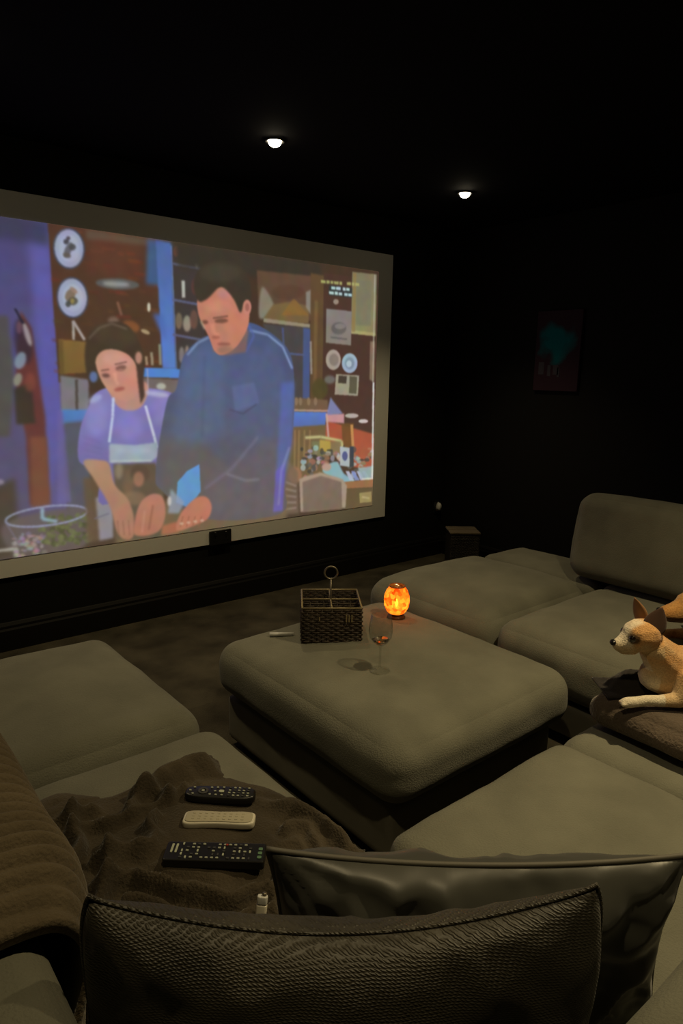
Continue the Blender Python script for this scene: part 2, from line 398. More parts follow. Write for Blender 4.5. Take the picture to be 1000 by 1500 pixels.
fill([(455, 400), (476, 404), (472, 606), (454, 604)], (94, 68, 42), 1, 2); line([(463, 440), (461, 570)], 5, (122, 92, 52), .7, 2); line([(455, 500), (456, 548)], 3, (150, 146, 136), .8)
fill([(474, 400), (552, 410), (549, 640), (472, 620)], (72, 46, 38), 1, 1)
fill([(516, 398), (552, 402), (550, 492), (514, 488)], (122, 116, 86), 1, 1, grad=(140, 134, 88)); line([(514, 486), (549, 490)], 5, (168, 156, 100)); fill([(517, 400), (522, 400), (520, 486), (515, 486)], (142, 116, 66), .8, 1)
fill([(522, 410), (544, 412), (543, 478), (521, 476)], (116, 114, 92), .7, 2)
fill([(478, 452), (515, 456), (514, 506), (477, 502)], (128, 120, 118), 1, 1, grad=(132, 122, 112)); ell(496, 481, 11, 9, (88, 86, 84), .8, 2); ell(498, 478, 8, 4, (128, 122, 118), .9, 1); line([(484, 494), (508, 497)], 2.5, (90, 86, 84), .8); ell(492, 442, 4, 4, (170, 150, 140), .8, 1)
ell(488, 527, 11, 15, (164, 152, 138), 1, 1); ell(489, 527, 7, 9, (120, 108, 100), .8, 2); ell(512, 532, 11.5, 14.5, (150, 176, 208), 1, 1); ell(512, 532, 7, 9, (112, 134, 160), .8, 2); ell(511, 533, 4, 5, (176, 198, 214), .9, 1)
fill([(492, 548), (526, 550), (524, 580), (490, 578)], (156, 150, 128), 1, 1); fill([(496, 550), (508, 551), (507, 562), (495, 561)], (64, 54, 46), 1, 1); fill([(512, 551), (523, 552), (522, 577), (511, 576)], (88, 80, 62), 1, 1)
fill([(542, 500), (549, 500), (548, 560), (541, 556)], (140, 118, 94), .8, 2)
ell(468, 570, 12, 16, (76, 66, 32), .9, 4); ell(483, 556, 8, 6, (128, 134, 130), .6, 3)
# dresser right with clutter
fill([(428, 582), (480, 586), (480, 604), (428, 602)], (112, 84, 60), 1, 2); line([(430, 601), (482, 602)], 3, (176, 140, 120)); fill([(428, 603), (478, 604), (476, 628), (426, 628)], (72, 120, 222), 1, 1, grad=(76, 100, 176))
for x in (434, 440, 452, 462): ell(x, 588, 2.5, 6, (150, 120, 90), .7, 1)
fill([(420, 626), (480, 622), (478, 700), (418, 704)], (112, 88, 54), 1, 2)
for x in (432, 438, 446, 454): line([(x, 630), (x-1, 690)], 3, (150, 118, 72), .7)
fill([(478, 616), (548, 636), (547, 690), (500, 680), (476, 650)], (176, 72, 44), 1, 2, grad=(196, 84, 56)); fill([(500, 620), (518, 620), (516, 660), (502, 656)], (110, 70, 30), .9, 2); line([(515, 622), (517, 656)], 4, (206, 140, 70))
fill([(478, 606), (504, 606), (504, 620), (478, 618)], (206, 140, 150), 1, 2); fill([(484, 582), (502, 606), (478, 608)], (122, 132, 190), .9, 2)
ell(515, 609, 10, 3.5, (196, 188, 176), .9, 1); ell(532, 617, 7, 3, (226, 224, 216), .9, 1); line([(478, 606), (481, 640)], 3, (206, 170, 160), .8)
line([(447, 641), (470, 640), (500, 646), (502, 662)], 4, (206, 206, 130), .95, 2); fill([(456, 646), (500, 646), (500, 668), (458, 668)], (120, 128, 82), .7, 3); fill([(468, 644), (484, 646), (484, 664), (468, 662)], (196, 160, 60), .95, 2)
for i in range(120):
    x = rb.uniform(442, 546); y = rb.uniform(655, 702); q = rb.random()
    cc = (rb.randint(40, 90),)*3 if q < .35 else ((rb.randint(130, 200), rb.randint(90, 130), rb.randint(70, 110)) if q < .6 else (rb.randint(120, 200), rb.randint(140, 210), rb.randint(170, 230)))
    ell(x, y, rb.uniform(1.5, 5), rb.uniform(1.5, 5), cc, .75, 1)
fill([(498, 654), (512, 656), (512, 684), (498, 682)], (176, 188, 200), 1, 1); ell(505, 668, 4, 7, (60, 70, 140), .9, 1); fill([(512, 654), (518, 654), (518, 684), (512, 684)], (46, 56, 70), 1, 1)
fill([(472, 690), (492, 676), (504, 694), (520, 704), (500, 706)], (132, 190, 208), 1, 2, True)
for k in range(4): fill([(506+k*8, 690), (511+k*8, 690), (519+k*8, 704), (512+k*8, 704)], (130, 146, 220) if k % 2 else (186, 196, 232), .95, 1)
fill([(524, 686), (548, 682), (547, 702), (530, 702)], (156, 190, 200), .9, 2); line([(530, 702), (547, 701)], 3, (226, 226, 214))
fill([(504, 706), (547, 702), (546, 714), (506, 716)], (164, 104, 62), 1, 1); fill([(506, 716), (547, 714), (546, 744), (506, 750)], (96, 78, 46), 1, 2)
ell(478, 684, 7, 6, (206, 160, 136), .9, 2); ell(432, 696, 10, 12, (170, 112, 78), .9, 3); fill([(416, 668), (436, 690), (438, 752), (412, 754)], (120, 96, 78), .8, 4)
for k in range(5): line([(418, 706+k*10), (434, 712+k*8)], 3, (176, 154, 140), .6, 2)
fill([(438, 702), (446, 698), (470, 692), (502, 702), (508, 712), (506, 744), (440, 750)], (176, 152, 132), 1, 2); fill([(443, 706), (470, 697), (500, 706), (501, 745), (444, 750)], (128, 104, 96), 1, 2, grad=(122, 102, 84))
fill([(526, 722), (544, 720), (544, 735), (527, 737)], (168, 150, 84), .95, 1); line([(530, 728), (541, 730)], 3, (206, 190, 120), .8)
line([(549, 402), (546, 560)], 2, (186, 182, 160), .6, 1); line([(547, 560), (545, 700)], 2.5, (230, 232, 226), .9, 1)
# channel caption, top right
for k, (x, ww) in enumerate(((470, 7), (478, 5), (484, 4), (489, 7), (497, 4), (508, 6), (515, 4), (520, 6))): fill([(x, 410+k*.6), (x+ww, 410.6+k*.6), (x+ww, 415+k*.6), (x, 414.5+k*.6)], (172, 168, 96), .95, 1)
fill([(482, 418), (516, 422), (515, 436), (481, 432)], (30, 48, 56), .7, 2)
for x, y, ww in ((485, 419.5, 6), (492, 420, 7), (502, 421, 4), (507, 421.5, 5), (482, 426.5, 7), (490, 427, 5), (496, 428, 5), (504, 429, 5), (510, 429.6, 5)): fill([(x, y), (x+ww, y+.6), (x+ww, y+5), (x, y+4.4)], (184, 220, 226), .95, 1)
# lower left counter: glass bowl with herbs
fill([(90, 600), (130, 600), (130, 620), (90, 622)], (66, 118, 200), 1, 2); fill([(92, 620), (128, 616), (136, 760), (100, 770)], (76, 80, 100), 1, 4)
fill([(-60, 760), (560, 700), (560, 800), (-60, 860)], (100, 84, 58), .0, 6)
fill([(84, 600), (92, 602), (104, 736), (84, 740)], (96, 88, 168), .8, 3)
fill([(8, 766), (128, 744), (124, 800), (60, 812), (20, 812)], (96, 84, 86), .9, 4, True)
for i in range(70):
    x = rb.uniform(20, 66); y = rb.uniform(782, 816); ell(x, y, rb.uniform(2, 5), rb.uniform(1.5, 4), (rb.randint(120, 210), rb.randint(110, 190), rb.randint(110, 190)), .6, 1)
for i in range(120):
    x = rb.uniform(60, 138); y = rb.uniform(758, 800)-(x-60)*.08; g = rb.randint(64, 124); ell(x, y, rb.uniform(2, 6), rb.uniform(1.5, 4), (g*.9, g, g*.55), .7, 1, rb.uniform(-1, 1))
a = np.linspace(0, 2*PI, 40); P = [(68+60*math.cos(t), 756+14*math.sin(t)-(60*math.cos(t))*.12) for t in a]; line(P, 3, (150, 160, 210), .9, 1)
line([(62, 744), (62, 760), (84, 764)], 5, (150, 196, 226), .85, 2); line([(10, 768), (30, 800)], 2, (120, 116, 150), .7); line([(-10, 808), (20, 804)], 4, (200, 204, 200), .8, 2)
fill([(122, 700), (150, 700), (150, 790), (128, 796)], (96, 74, 54), .9, 4); fill([(140, 730), (166, 716), (166, 788), (146, 792)], (150, 148, 168), .9, 3); line([(138, 760), (160, 752)], 2, (110, 100, 130), .8)
# counter band bottom
fill([(170, 740), (420, 720), (420, 770), (170, 800)], (118, 96, 66), .9, 6)
# woman: lilac jumper, white apron, dark tied-back hair
fill([(128, 600), (140, 576), (168, 566), (212, 568), (252, 576), (262, 600), (250, 680), (238, 700), (150, 740), (146, 690), (116, 676), (117, 630)], (124, 116, 196), 1, 1, True, grad=(104, 96, 178))
fill([(160, 560), (214, 560), (210, 592), (190, 602), (170, 592)], (196, 136, 118), 1, 2, True)
ell(142, 610, 16, 30, (142, 140, 226), .6, 8); ell(188, 625, 22, 22, (136, 126, 216), .6, 10); ell(236, 600, 12, 24, (134, 126, 206), .6, 7); ell(230, 577, 18, 4, (176, 180, 226), .8, 3, .15); ell(140, 584, 10, 5, (170, 176, 236), .8, 3, -.5)
for k in range(4): line([(122+k, 640+k*9), (150, 650+k*8)], 3, (96, 88, 160), .35, 3)
line([(166, 582), (165, 610), (160, 648)], 4, (190, 198, 238), 1, 1); line([(213, 594), (226, 640), (230, 656)], 4, (196, 204, 236), 1, 1); line([(216, 540), (217, 580)], 1.5, (200, 180, 200), .6, 1)
fill([(160, 650), (198, 652), (230, 648), (232, 668), (222, 676), (160, 678)], (156, 172, 196), 1, 2); line([(162, 676), (222, 675)], 3, (196, 204, 212), .8, 2); ell(196, 660, 26, 5, (176, 188, 208), .6, 4)
fill([(166, 680), (228, 678), (240, 720), (236, 790), (170, 790)], (92, 76, 60), 1, 3); ell(174, 690, 6, 12, (170, 150, 120), .6, 4); ell(188, 708, 8, 20, (140, 100, 70), .5, 5)
ell(205, 694, 14, 14, (84, 64, 50), .9, 3); ell(203, 702, 8, 11, (170, 108, 82), .9, 3); ell(196, 730, 18, 10, (150, 112, 80), .6, 4)
fill([(122, 676), (146, 674), (160, 680), (168, 710), (190, 736), (196, 784), (176, 786), (160, 740), (140, 706)], (186, 140, 112), 1, 2, True, grad=(186, 116, 88))
ell(182, 762, 14, 24, (190, 122, 98), .9, 3)
for k in range(3): line([(172+k*8, 762), (174+k*8, 784)], 2, (140, 84, 66), .5, 1)
fill([(124, 520), (130, 490), (156, 473), (186, 476), (206, 506), (212, 536), (206, 560), (196, 540), (144, 560), (138, 572), (128, 552)], (62, 48, 36), 1, 2, True)
ell(168, 492, 34, 18, (70, 56, 40), .7, 5, .2); line([(130, 496), (146, 480), (164, 474), (186, 482)], 2, (128, 112, 92), .7, 2)
fill([(140, 528), (150, 514), (168, 512), (188, 520), (200, 536), (206, 560), (200, 578), (186, 588), (172, 584), (158, 572), (146, 552)], (206, 138, 116), 1, 1, True)
ell(172, 528, 22, 10, (216, 152, 132), .8, 5, .2); ell(190, 560, 10, 14, (214, 138, 112), .7, 5)
ell(155, 550, 6, 3, (92, 58, 50), .85, 2, .1); ell(177, 539, 8, 4, (110, 68, 58), .8, 2, -.2); ell(177, 542, 5, 2, (170, 112, 98), .8, 1)
line([(168, 546), (170, 560), (174, 562)], 4, (232, 160, 134), .8, 2); ell(175, 570, 8, 3, (166, 78, 70), .9, 2, -.2); line([(148, 543), (160, 541)], 2, (84, 54, 44), .7, 1); line([(168, 534), (186, 530)], 2, (84, 54, 44), .7, 1)
fill([(198, 520), (208, 530), (212, 580), (206, 592), (202, 560)], (70, 50, 42), 1, 2); ell(203, 524, 5, 9, (200, 132, 118), .9, 2); ell(137, 552, 6, 8, (90, 120, 190), .8, 2)
# man: blue collared shirt, short dark hair, looking down
fill([(276, 512), (298, 494), (320, 488), (352, 474), (372, 474), (400, 490), (424, 516), (431, 560), (428, 640), (414, 700), (412, 752), (300, 760), (238, 720), (228, 690), (244, 590), (258, 570), (266, 530)], (62, 80, 132), 1, 1, True, grad=(92, 86, 92))
fill([(270, 520), (300, 500), (330, 520), (330, 640), (250, 660), (262, 560)], (84, 108, 158), .5, 12); fill([(330, 520), (400, 500), (420, 560), (400, 660), (340, 640)], (78, 92, 144), .5, 14)
fill([(232, 640), (300, 650), (330, 690), (300, 740), (240, 720)], (98, 90, 84), .6, 12); fill([(300, 700), (400, 640), (420, 700), (410, 750), (310, 756)], (100, 90, 104), .6, 12)
fill([(412, 560), (431, 560), (428, 650), (414, 716), (404, 700)], (78, 100, 196), .7, 6); fill([(404, 690), (418, 676), (414, 748), (400, 750)], (96, 86, 206), .9, 3)
line([(366, 484), (392, 490), (414, 508), (428, 540)], 3, (130, 160, 222), .8, 2); line([(274, 520), (290, 502), (306, 494)], 3, (130, 160, 210), .8, 2)
line([(378, 640), (340, 686), (300, 716)], 3, (118, 116, 150), .7, 4); line([(332, 694), (360, 704), (380, 702)], 3, (140, 138, 160), .6, 3)
fill([(340, 566), (372, 560), (380, 590), (344, 604)], (88, 100, 158), .7, 3); line([(336, 600), (356, 606), (376, 592)], 2, (64, 62, 92), .7, 2); line([(364, 476), (372, 492), (360, 516)], 3, (70, 90, 170), .8, 2)
line([(300, 520), (296, 640)], 3, (66, 76, 110), .4, 4); line([(424, 655), (412, 690), (408, 740)], 3, (150, 160, 220), .5, 3)
fill([(352, 480), (364, 484), (360, 516), (330, 520), (310, 514)], (120, 92, 92), 1, 3)
fill([(289, 440), (300, 430), (330, 420), (362, 440), (365, 466), (360, 486), (346, 508), (326, 520), (314, 514), (306, 494), (298, 478), (291, 462)], (202, 120, 96), 1, 1, True)
ell(318, 448, 20, 10, (216, 130, 104), .8, 5); ell(348, 476, 12, 18, (206, 118, 94), .7, 6); ell(330, 430, 12, 8, (190, 130, 130), .6, 5)
fill([(286, 432), (284, 410), (296, 390), (320, 382), (346, 386), (364, 408), (368, 436), (358, 442), (352, 458), (342, 438), (324, 420), (308, 434), (300, 440), (292, 442)], (56, 48, 38), 1, 2, True)
ell(322, 400, 30, 14, (66, 62, 48), .6, 5); ell(362, 450, 6, 11, (206, 122, 104), 1, 1); ell(362, 450, 3, 6, (160, 84, 74), .8, 1)
ell(324, 470, 10, 3.5, (112, 68, 52), .9, 2, -.05); ell(300, 472, 5, 3, (108, 62, 48), .9, 2); line([(312, 466), (334, 463)], 2.5, (92, 58, 46), .7, 1)
line([(311, 474), (313, 488), (320, 492)], 6, (224, 134, 108), .8, 2); ell(316, 494, 6, 2.5, (150, 82, 66), .7, 2); ell(328, 504, 10, 2.5, (146, 78, 66), .8, 2); ell(330, 513, 12, 6, (136, 104, 84), .6, 4)
line([(294, 470), (300, 482)], 3, (196, 170, 140), .7, 2)
# hands and blue cloth on the counter
fill([(292, 680), (294, 720), (276, 744), (258, 736), (260, 706), (274, 690)], (82, 156, 236), 1, 1); fill([(250, 716), (270, 736), (262, 752), (246, 752)], (150, 168, 196), .8, 3); ell(248, 734, 3, 7, (226, 230, 226), .8, 2)
fill([(198, 760), (206, 736), (222, 724), (238, 728), (242, 756), (230, 780), (198, 784)], (200, 124, 106), 1, 2, True, grad=(196, 112, 84)); line([(224, 740), (218, 776)], 3, (142, 78, 60), .6, 2); line([(212, 748), (208, 780)], 3, (224, 146, 124), .6, 2)
fill([(238, 770), (260, 764), (262, 780), (236, 784)], (196, 98, 68), .9, 3)
fill([(258, 770), (266, 750), (286, 730), (302, 728), (310, 742), (304, 760), (284, 770), (262, 778)], (210, 118, 92), 1, 2, True)
for k in range(4): line([(268+k*9, 756), (264+k*9, 772)], 2, (156, 84, 62), .55, 1)
for k in range(4): ell(266+k*10, 767-k*1.5, 3, 2, (232, 180, 156), .8, 1)
# soft texture of the projected image; warm haze painted into its lower part
rng = np.random.default_rng(2)
nse = blur(rng.normal(0, 1, (TH//6, TW//6, 3)).astype(np.float32), 1)
nse = np.kron(nse, np.ones((6, 6, 1), np.float32))[:TH, :TW]; nse = blur(nse, 3)
img = blur(img, 1); img[:nse.shape[0], :nse.shape[1]] *= (1+nse*.10)
hz = np.clip((np.arange(TH)/TH-.45)/.55, 0, 1)[:, None, None].astype(np.float32)*.20
img = img*(1-hz)+np.array([118, 104, 80], np.float32)/255*hz
img = blur(img, 1); g_ = img.mean(2, keepdims=True); img = (img*.88+g_*.12)*.90+np.array([.060, .054, .042], np.float32)  # washed-out haze over the whole picture put into its colours
img = np.clip(img, 0, 1)
im = bpy.data.images.new('kitchen_scene_picture', TW, TH, alpha=False)
buf = np.ones((TH, TW, 4), np.float32); buf[..., :3] = img[::-1]; im.pixels.foreach_set(buf.ravel()); im.update(); im.pack()
mp = bpy.data.materials.new('projected_picture'); mp.use_nodes = True; nt = mp.node_tree; nt.nodes.clear()
ti = nt.nodes.new('ShaderNodeTexImage'); ti.image = im; e = nt.nodes.new('ShaderNodeEmission'); e.inputs[1].default_value = 1.0
oo = nt.nodes.new('ShaderNodeOutputMaterial'); nt.links.new(ti.outputs[0], e.inputs[0]); nt.links.new(e.outputs[0], oo.inputs[0])
me = pyme([(PX0, -.0145, PZ0), (PX1, -.0145, PZ0), (PX1, -.0145, PZ1), (PX0, -.0145, PZ1)], [(0, 1, 2, 3)])
ul = me.uv_layers.new(name='uv')
for lp in me.loops:
    c = me.vertices[lp.vertex_index].co; ul.data[lp.index].uv = ((c.x-PX0)/(PX1-PX0), (c.z-PZ0)/(PZ1-PZ0))
# thin body so that the picture is a sheet with thickness
pic = mobj('projected_picture', me, mp, scr, False)
tag(pic, 'projected picture of a woman in a lilac jumper and a man in a blue shirt in a kitchen')

# ------------------------------------------------------------------ socket, plug, poster, corner box
def socket_thing():
    t = thing('wall_socket', 'black double wall socket overlapping the lower edge of the screen', 'socket', (1.995, Y1-.016, .415))
    fp = mobj('face_plate', box_me(-.073, .073, -.012, 0, -.043, .043, bev=.003, seg=2), M['socket'], t, False)
    for s in (-.036, .036):
        o = mobj('rocker_switch', box_me(s-.007, s+.007, -.016, -.011, .014, .034, bev=.0015), M['socket'], fp, False)
        for k, (dx, dz, ww, hh) in enumerate(((0, .0, .003, .005), (-.011, -.02, .004, .0025), (.011, -.02, .004, .0025))):
            mobj('pin_hole', box_me(s+dx-ww, s+dx+ww, -.0128, -.0115, dz-hh, dz+hh), M['hole'], fp, False)
socket_thing()
t = thing('wall_plug', 'small pale plug on the dark wall left of the room corner', 'plug', (3.925, Y1, .38))
bm = bmesh.new()
vs = [(-.022, -.002, -.03), (.02, -.002, -.03), (.026, -.002, .0), (.008, -.002, .04), (-.002, -.002, .042), (-.024, -.002, .004)]
a = [bm.verts.new(v) for v in vs]; b = [bm.verts.new((v[0]*.75, -.035, v[2]*.75)) for v in vs]
for i in range(6): bm.faces.new((a[i], a[(i+1) % 6], b[(i+1) % 6], b[i]))
bm.faces.new(a[::-1]); bm.faces.new(b); bmesh.ops.bevel(bm, geom=bm.edges[:], offset=.003, segments=2, affect='EDGES')
mobj('plug_body', bm2me(bm), M['white'], t)
mobj('plug_plate', box_me(-.04, .04, -.004, 0, -.055, .055, bev=.002), M['socket'], t, False)

t = thing('poster', 'dim unframed picture with a teal cloud over a dark red ground on the right wall', 'picture', (X1, 2.60, 1.555))
pm = bpy.data.materials.new('poster_print'); pm.use_nodes = True; nt = pm.node_tree; N = nt.nodes; L = nt.links
b = N['Principled BSDF']; b.inputs['Roughness'].default_value = .6; b.inputs['Specular IOR Level'].default_value = .1
tc = N.new('ShaderNodeTexCoord'); nn = N.new('ShaderNodeTexNoise'); nn.inputs['Scale'].default_value = 9; L.new(tc.outputs['Object'], nn.inputs['Vector'])
mx = N.new('ShaderNodeMixRGB'); mx.inputs[0].default_value = .14; L.new(tc.outputs['Object'], mx.inputs[1]); L.new(nn.outputs['Color'], mx.inputs[2])
mpg = N.new('ShaderNodeMapping'); mpg.inputs['Location'].default_value = (-.5, -.62, -.95); mpg.inputs['Scale'].default_value = (7, 8, 8)
L.new(mx.outputs[0], mpg.inputs[0])
gr = N.new('ShaderNodeTexGradient'); gr.gradient_type = 'SPHERICAL'; L.new(mpg.outputs[0], gr.inputs[0])
r = N.new('ShaderNodeValToRGB'); r.color_ramp.elements[0].position = 0; r.color_ramp.elements[0].color = (.04, .02, .03, 1); r.color_ramp.elements[1].position = .45; r.color_ramp.elements[1].color = (.0, .16, .19, 1)
L.new(gr.outputs['Fac'], r.inputs[0]); L.new(r.outputs[0], b.inputs['Base Color'])
mobj('canvas', box_me(-.022, 0, -.165, .165, -.255, .255, bev=.002), pm, t, False)
pl = mat('poster_figure', (.055, .05, .065), .7)
for k, (dy, dz, ww, hh) in enumerate(((.05, -.125, .012, .035), (.0, -.12, .02, .03), (-.02, -.135, .008, .03), (.11, -.11, .02, .04))):
    mobj('printed_mark', box_me(-.0235, -.0215, dy-ww, dy+ww, dz-hh, dz+hh), pl, t, False)

# low box in the corner
bt = thing('storage_box', 'low dark woven box standing on the floor in the far corner', 'box', (3.79, 3.14, 0), math.radians(-38))
bx = mobj('box_body', None or box_me(-.105, .105, -.1, .1, 0, .275, bev=.006, seg=2), mat('dark_box', (.035, .028, .02), .7, var=.4, bump=('weave', 30, 1, .006)), bt, False)
for s in (-1, 1): mobj('lid_flap', box_me(-.108, .108, min(.004*s, .104*s), max(.004*s, .104*s), .276, .29, bev=.004, seg=2), M['rib'], bt, False)

# ------------------------------------------------------------------ ceiling downlights
for i, (x, y, pw) in enumerate(LAMPS):
    lab = ['recessed ceiling spotlight above the screen, the one farther from the room corner', 'recessed ceiling spotlight nearest the room corner',
           'recessed ceiling spotlight straight above the fleece cushion', 'recessed ceiling spotlight above the right-hand end of the sofa',
           'recessed ceiling spotlight above the two propped cushions', 'recessed ceiling spotlight above the left ottoman'][i]
    t = thing('ceiling_spotlight', lab, 'ceiling light', (x, y, CEIL), 0, 'recessed ceiling spotlights')
    prof = [(.033, -.001), (.046, -.001), (.046, -.006), (.043, -.009), (.036, -.008), (.033, -.004), (.033, -.001)]
    tr_ = mobj('trim_ring', lathe(prof, 32), M['chrome'], t)
    mobj('bulb', lathe([(0, -.030), (.012, -.0285), (.023, -.022), (.029, -.012), (.0305, -.001), (0, -.001)], 24), M['bulb'], tr_)
    ld = bpy.data.lights.new('spot_beam', 'SPOT'); ld.energy = pw; ld.color = WARM; ld.spot_size = math.radians(96 if y > 2 else 112); ld.spot_blend = 1.0; ld.shadow_soft_size = .03
    lo = bpy.data.objects.new('spot_beam', ld); link(lo, t); lo.location = (0, 0, -.05)

# ------------------------------------------------------------------ modular sofa
F, BF = M['fabric'], M['base_fabric']
def sofa(name, label, cat, x0, x1, y0, y1, top, base=None, crown=.03, r=.07, backs=(), feet=True, seat=None, seed=0, ct=.2, parts=True, wob=.005):
    t = thing(name, label, cat, ((x0+x1)/2, (y0+y1)/2, 0), 0, 'modules of the grey sectional sofa')
    cx, cy = (x0+x1)/2, (y0+y1)/2
    B = base or (x0+.035, x1-.035, y0+.035, y1-.035)
    q = lambda a: (a[0]-cx, a[1]-cx, a[2]-cy, a[3]-cy)
    mobj('base', soft_box(*q(B), .03, top-ct-.008, r=.018, n=10, wob=.001, seed=seed), BF, t)
    for sx in (B[0]+.07, B[1]-.07):
        for sy in (B[2]+.07, B[3]-.07):
            mobj('foot', box_me(sx-cx-.025, sx-cx+.025, sy-cy-.025, sy-cy+.025, 0, .032), M['plastic_black'], t, False)
    S = seat or (x0, x1, y0, y1)
    sm = soft_box(*q(S), top-ct, top, r=r, crown=crown, bulge=.008, n=34, seed=seed, wob=wob)
    mobj('seat_cushion', sm, F, t)
    for bk in backs:
        (a, b_, c, d, z0, z1, rr) = bk
        mobj('backrest', soft_box(a-cx, b_-cx, c-cy, d-cy, z0, z1, r=rr, crown=.01, bulge=.006, n=26, seed=seed+3), F, t)
    return t, bvh_of(sm, Matrix.Translation((cx, cy, 0)))
ott, OB = sofa('ottoman', 'large square grey ottoman in the middle holding a basket, candle and wine glass', 'ottoman', 1.165, 2.035, 1.145, 2.13, .415, (1.205, 1.985, 1.20, 2.085), crown=.022, r=.085, seed=1, ct=.205, wob=.006)
sofa('ottoman', 'grey ottoman at the left edge in front of the screen', 'ottoman', .08, .905, 1.675, 2.48, .405, crown=.03, r=.085, seed=2, ct=.25)
_, LB = sofa('sofa_module', 'grey sofa seat under the brown knitted throw and remotes', 'sofa', -.12, .905, .935, 1.645, .39, seat=(.19, .905, .94, 1.645), r=.06, crown=.02,
             backs=((-.12, .195, .94, 1.645, .2, .70, .05),), seed=3)
_, KB = sofa('sofa_module', 'grey corner seat behind the two propped cushions, nearest the camera', 'sofa', -.12, .905, -.1, .93, .39, seat=(.19, .905, .285, .93), r=.05, crown=.015,
     backs=((-.12, .195, .29, .935, .2, .70, .05), (-.12, .905, -.1, .285, .2, .70, .05)), seed=4)
sofa('sofa_module', 'brightly lit plain grey seat right of the propped cushions', 'sofa', .915, 1.585, -.1, .935, .425, seat=(.915, 1.585, .285, .935), r=.05, crown=.02,
     backs=((.915, 1.585, -.1, .285, .2, .70, .05),), seed=5, ct=.22)
_, DB = sofa('sofa_module', 'grey corner seat under the fleece cushion and the dogs', 'sofa', 1.60, 2.75, -.1, .96, .40, seat=(1.60, 2.75, .285, .96), r=.07, crown=.015,
     backs=((1.60, 2.75, -.1, .285, .2, .70, .05),), seed=6)
mt, _ = sofa('sofa_module', 'grey seat with a tall back cushion at the right edge', 'sofa', 2.19, 3.45, .98, 1.645, .41, seat=(2.19, 3.02, .985, 1.645), r=.09, crown=.03, backs=((3.03, 3.45, .985, 1.645, .2, .40, .05),), seed=7, ct=.24)
# leaning back cushion
bc = soft_box(-.13, .13, -.46, .46, 0, .425, r=.075, crown=.012, bulge=.02, n=30, seed=8)
bo = mobj('back_cushion', bc, F, mt); bo.location = (3.12-2.82, 1.36-1.3125, .40); bo.rotation_euler = (0, math.radians(9), 0)
sofa('ottoman', 'domed grey ottoman behind the amber candle, nearest the room corner', 'ottoman', 2.19, 3.42, 1.66, 2.43, .40, seat=(2.19, 3.03, 1.665, 2.43), r=.10, crown=.045, backs=((3.04, 3.42, 1.67, 2.38, .2, .39, .05),), seed=9, ct=.24)

# ------------------------------------------------------------------ pillows
def pillow(w, h, T, n=60, k=.06, rc=0, sag=0, seed=0, wrinkle=.006, puff=.5, lean=None, rib=0):
    """two bellied sides sharing a seam; x width, z height (0..h), y thickness. returns mesh and rim points"""
    V = []; Fc = []; idx = {}
    def pos(i, j, side):
        u = -1+2*i/n; v = -1+2*j/n
        x = u*w/2*(1-k*(1-v*v))*math.sqrt(1-rc*v**4/2); z = v*h/2*(1-k*(1-u*u))*math.sqrt(1-rc*u**4/2)
        th = T/2*(max(0, (1-u**2))**puff)*(max(0, (1-v**2))**puff)
        z -= sag*(1-u*u)**.8*sstep(-1, 1, v)
        y = side*th
        if th > 0:
            e = wrinkle*(fbm((x, z, side), 9, seed))*min(1, th/(T*.2))
            dcorner = min(math.hypot(1-abs(u), 1-abs(v))*1.2, 1)
            aa = math.atan2(1-abs(v)+.03, 1-abs(u)+.03); cid = (u > 0)*2+(v > 0)
            e += wrinkle*1.5*nz((aa*3.2, cid*5.0, side+dcorner*.6), 1.0, seed+9)*(1-dcorner)**.7*min(1, th/(T*.15))
            e += wrinkle*.9*(1-min(1, abs(nz((x*.45+z*.5, z*.3-x*.9, side), 11, seed+4))*3.5))*min(1, th/(T*.3))
            if rib: e += rib*math.sin(z/h*2*PI*17+nz((x, z, 0), 5)*2.2)*min(1, th/(T*.25))
            y += side*e
        return Vector((x, y, z+h/2))
    for side in (1, -1):
        for i in range(n+1):
            for j in range(n+1):
                rim = i in (0, n) or j in (0, n)
                key = (i, j, 0 if rim else side)
                if key not in idx: idx[key] = len(V); V.append(pos(i, j, side))
    g = lambda i, j, s: idx[(i, j, 0 if (i in (0, n) or j in (0, n)) else s)]
    for side in (1, -1):
        for i in range(n):
            for j in range(n): Fc.append((g(i, j, side), g(i+1, j, side), g(i+1, j+1, side), g(i, j+1, side)))
    rim = [V[g(i, 0, 1)] for i in range(n)]+[V[g(n, j, 1)] for j in range(n)]+[V[g(i, n, 1)] for i in range(n, 0, -1)]+[V[g(0, j, 1)] for j in range(n, 0, -1)]
    return V, Fc, rim
HD = math.atan2(-.31-.02, .52)   # direction along the propped cushions
# velvet cushion (farther), local x from its left to right end, +y away from camera
def place(o, ctr, rotz, tilt, roll=0):
    o.matrix_world = Matrix.Translation(ctr) @ Matrix.Rotation(rotz, 4, 'Z') @ Matrix.Rotation(roll, 4, 'Y') @ Matrix.Rotation(tilt, 4, 'X')
cw = thing('cushion', 'dark satin cushion with pale piping, propped behind the coarse woven cushion', 'cushion')
V, Fc, rim = pillow(.60, .345, .16, 80, .07, sag=.012, seed=2, wrinkle=.016)
mobj('cover', pyme(V, Fc), M['velvet'], cw); mobj('piping', bm2me(tube(rim, .0042, 6, True)), M['piping'], cw)
place(cw, (.728, .55, .392), math.radians(-39.5), math.radians(6))
cb = thing('cushion', 'coarse woven dark brown cushion in the foreground, nearest the camera', 'cushion')
V, Fc, rim = pillow(.655, .43, .175, 70, .05, rc=.30, sag=.070, seed=5, wrinkle=.006, puff=.42)
mobj('cover', pyme(V, Fc), M['chunky'], cb); mobj('seam', bm2me(tube(rim, .003, 6, True)), M['chunky'], cb)
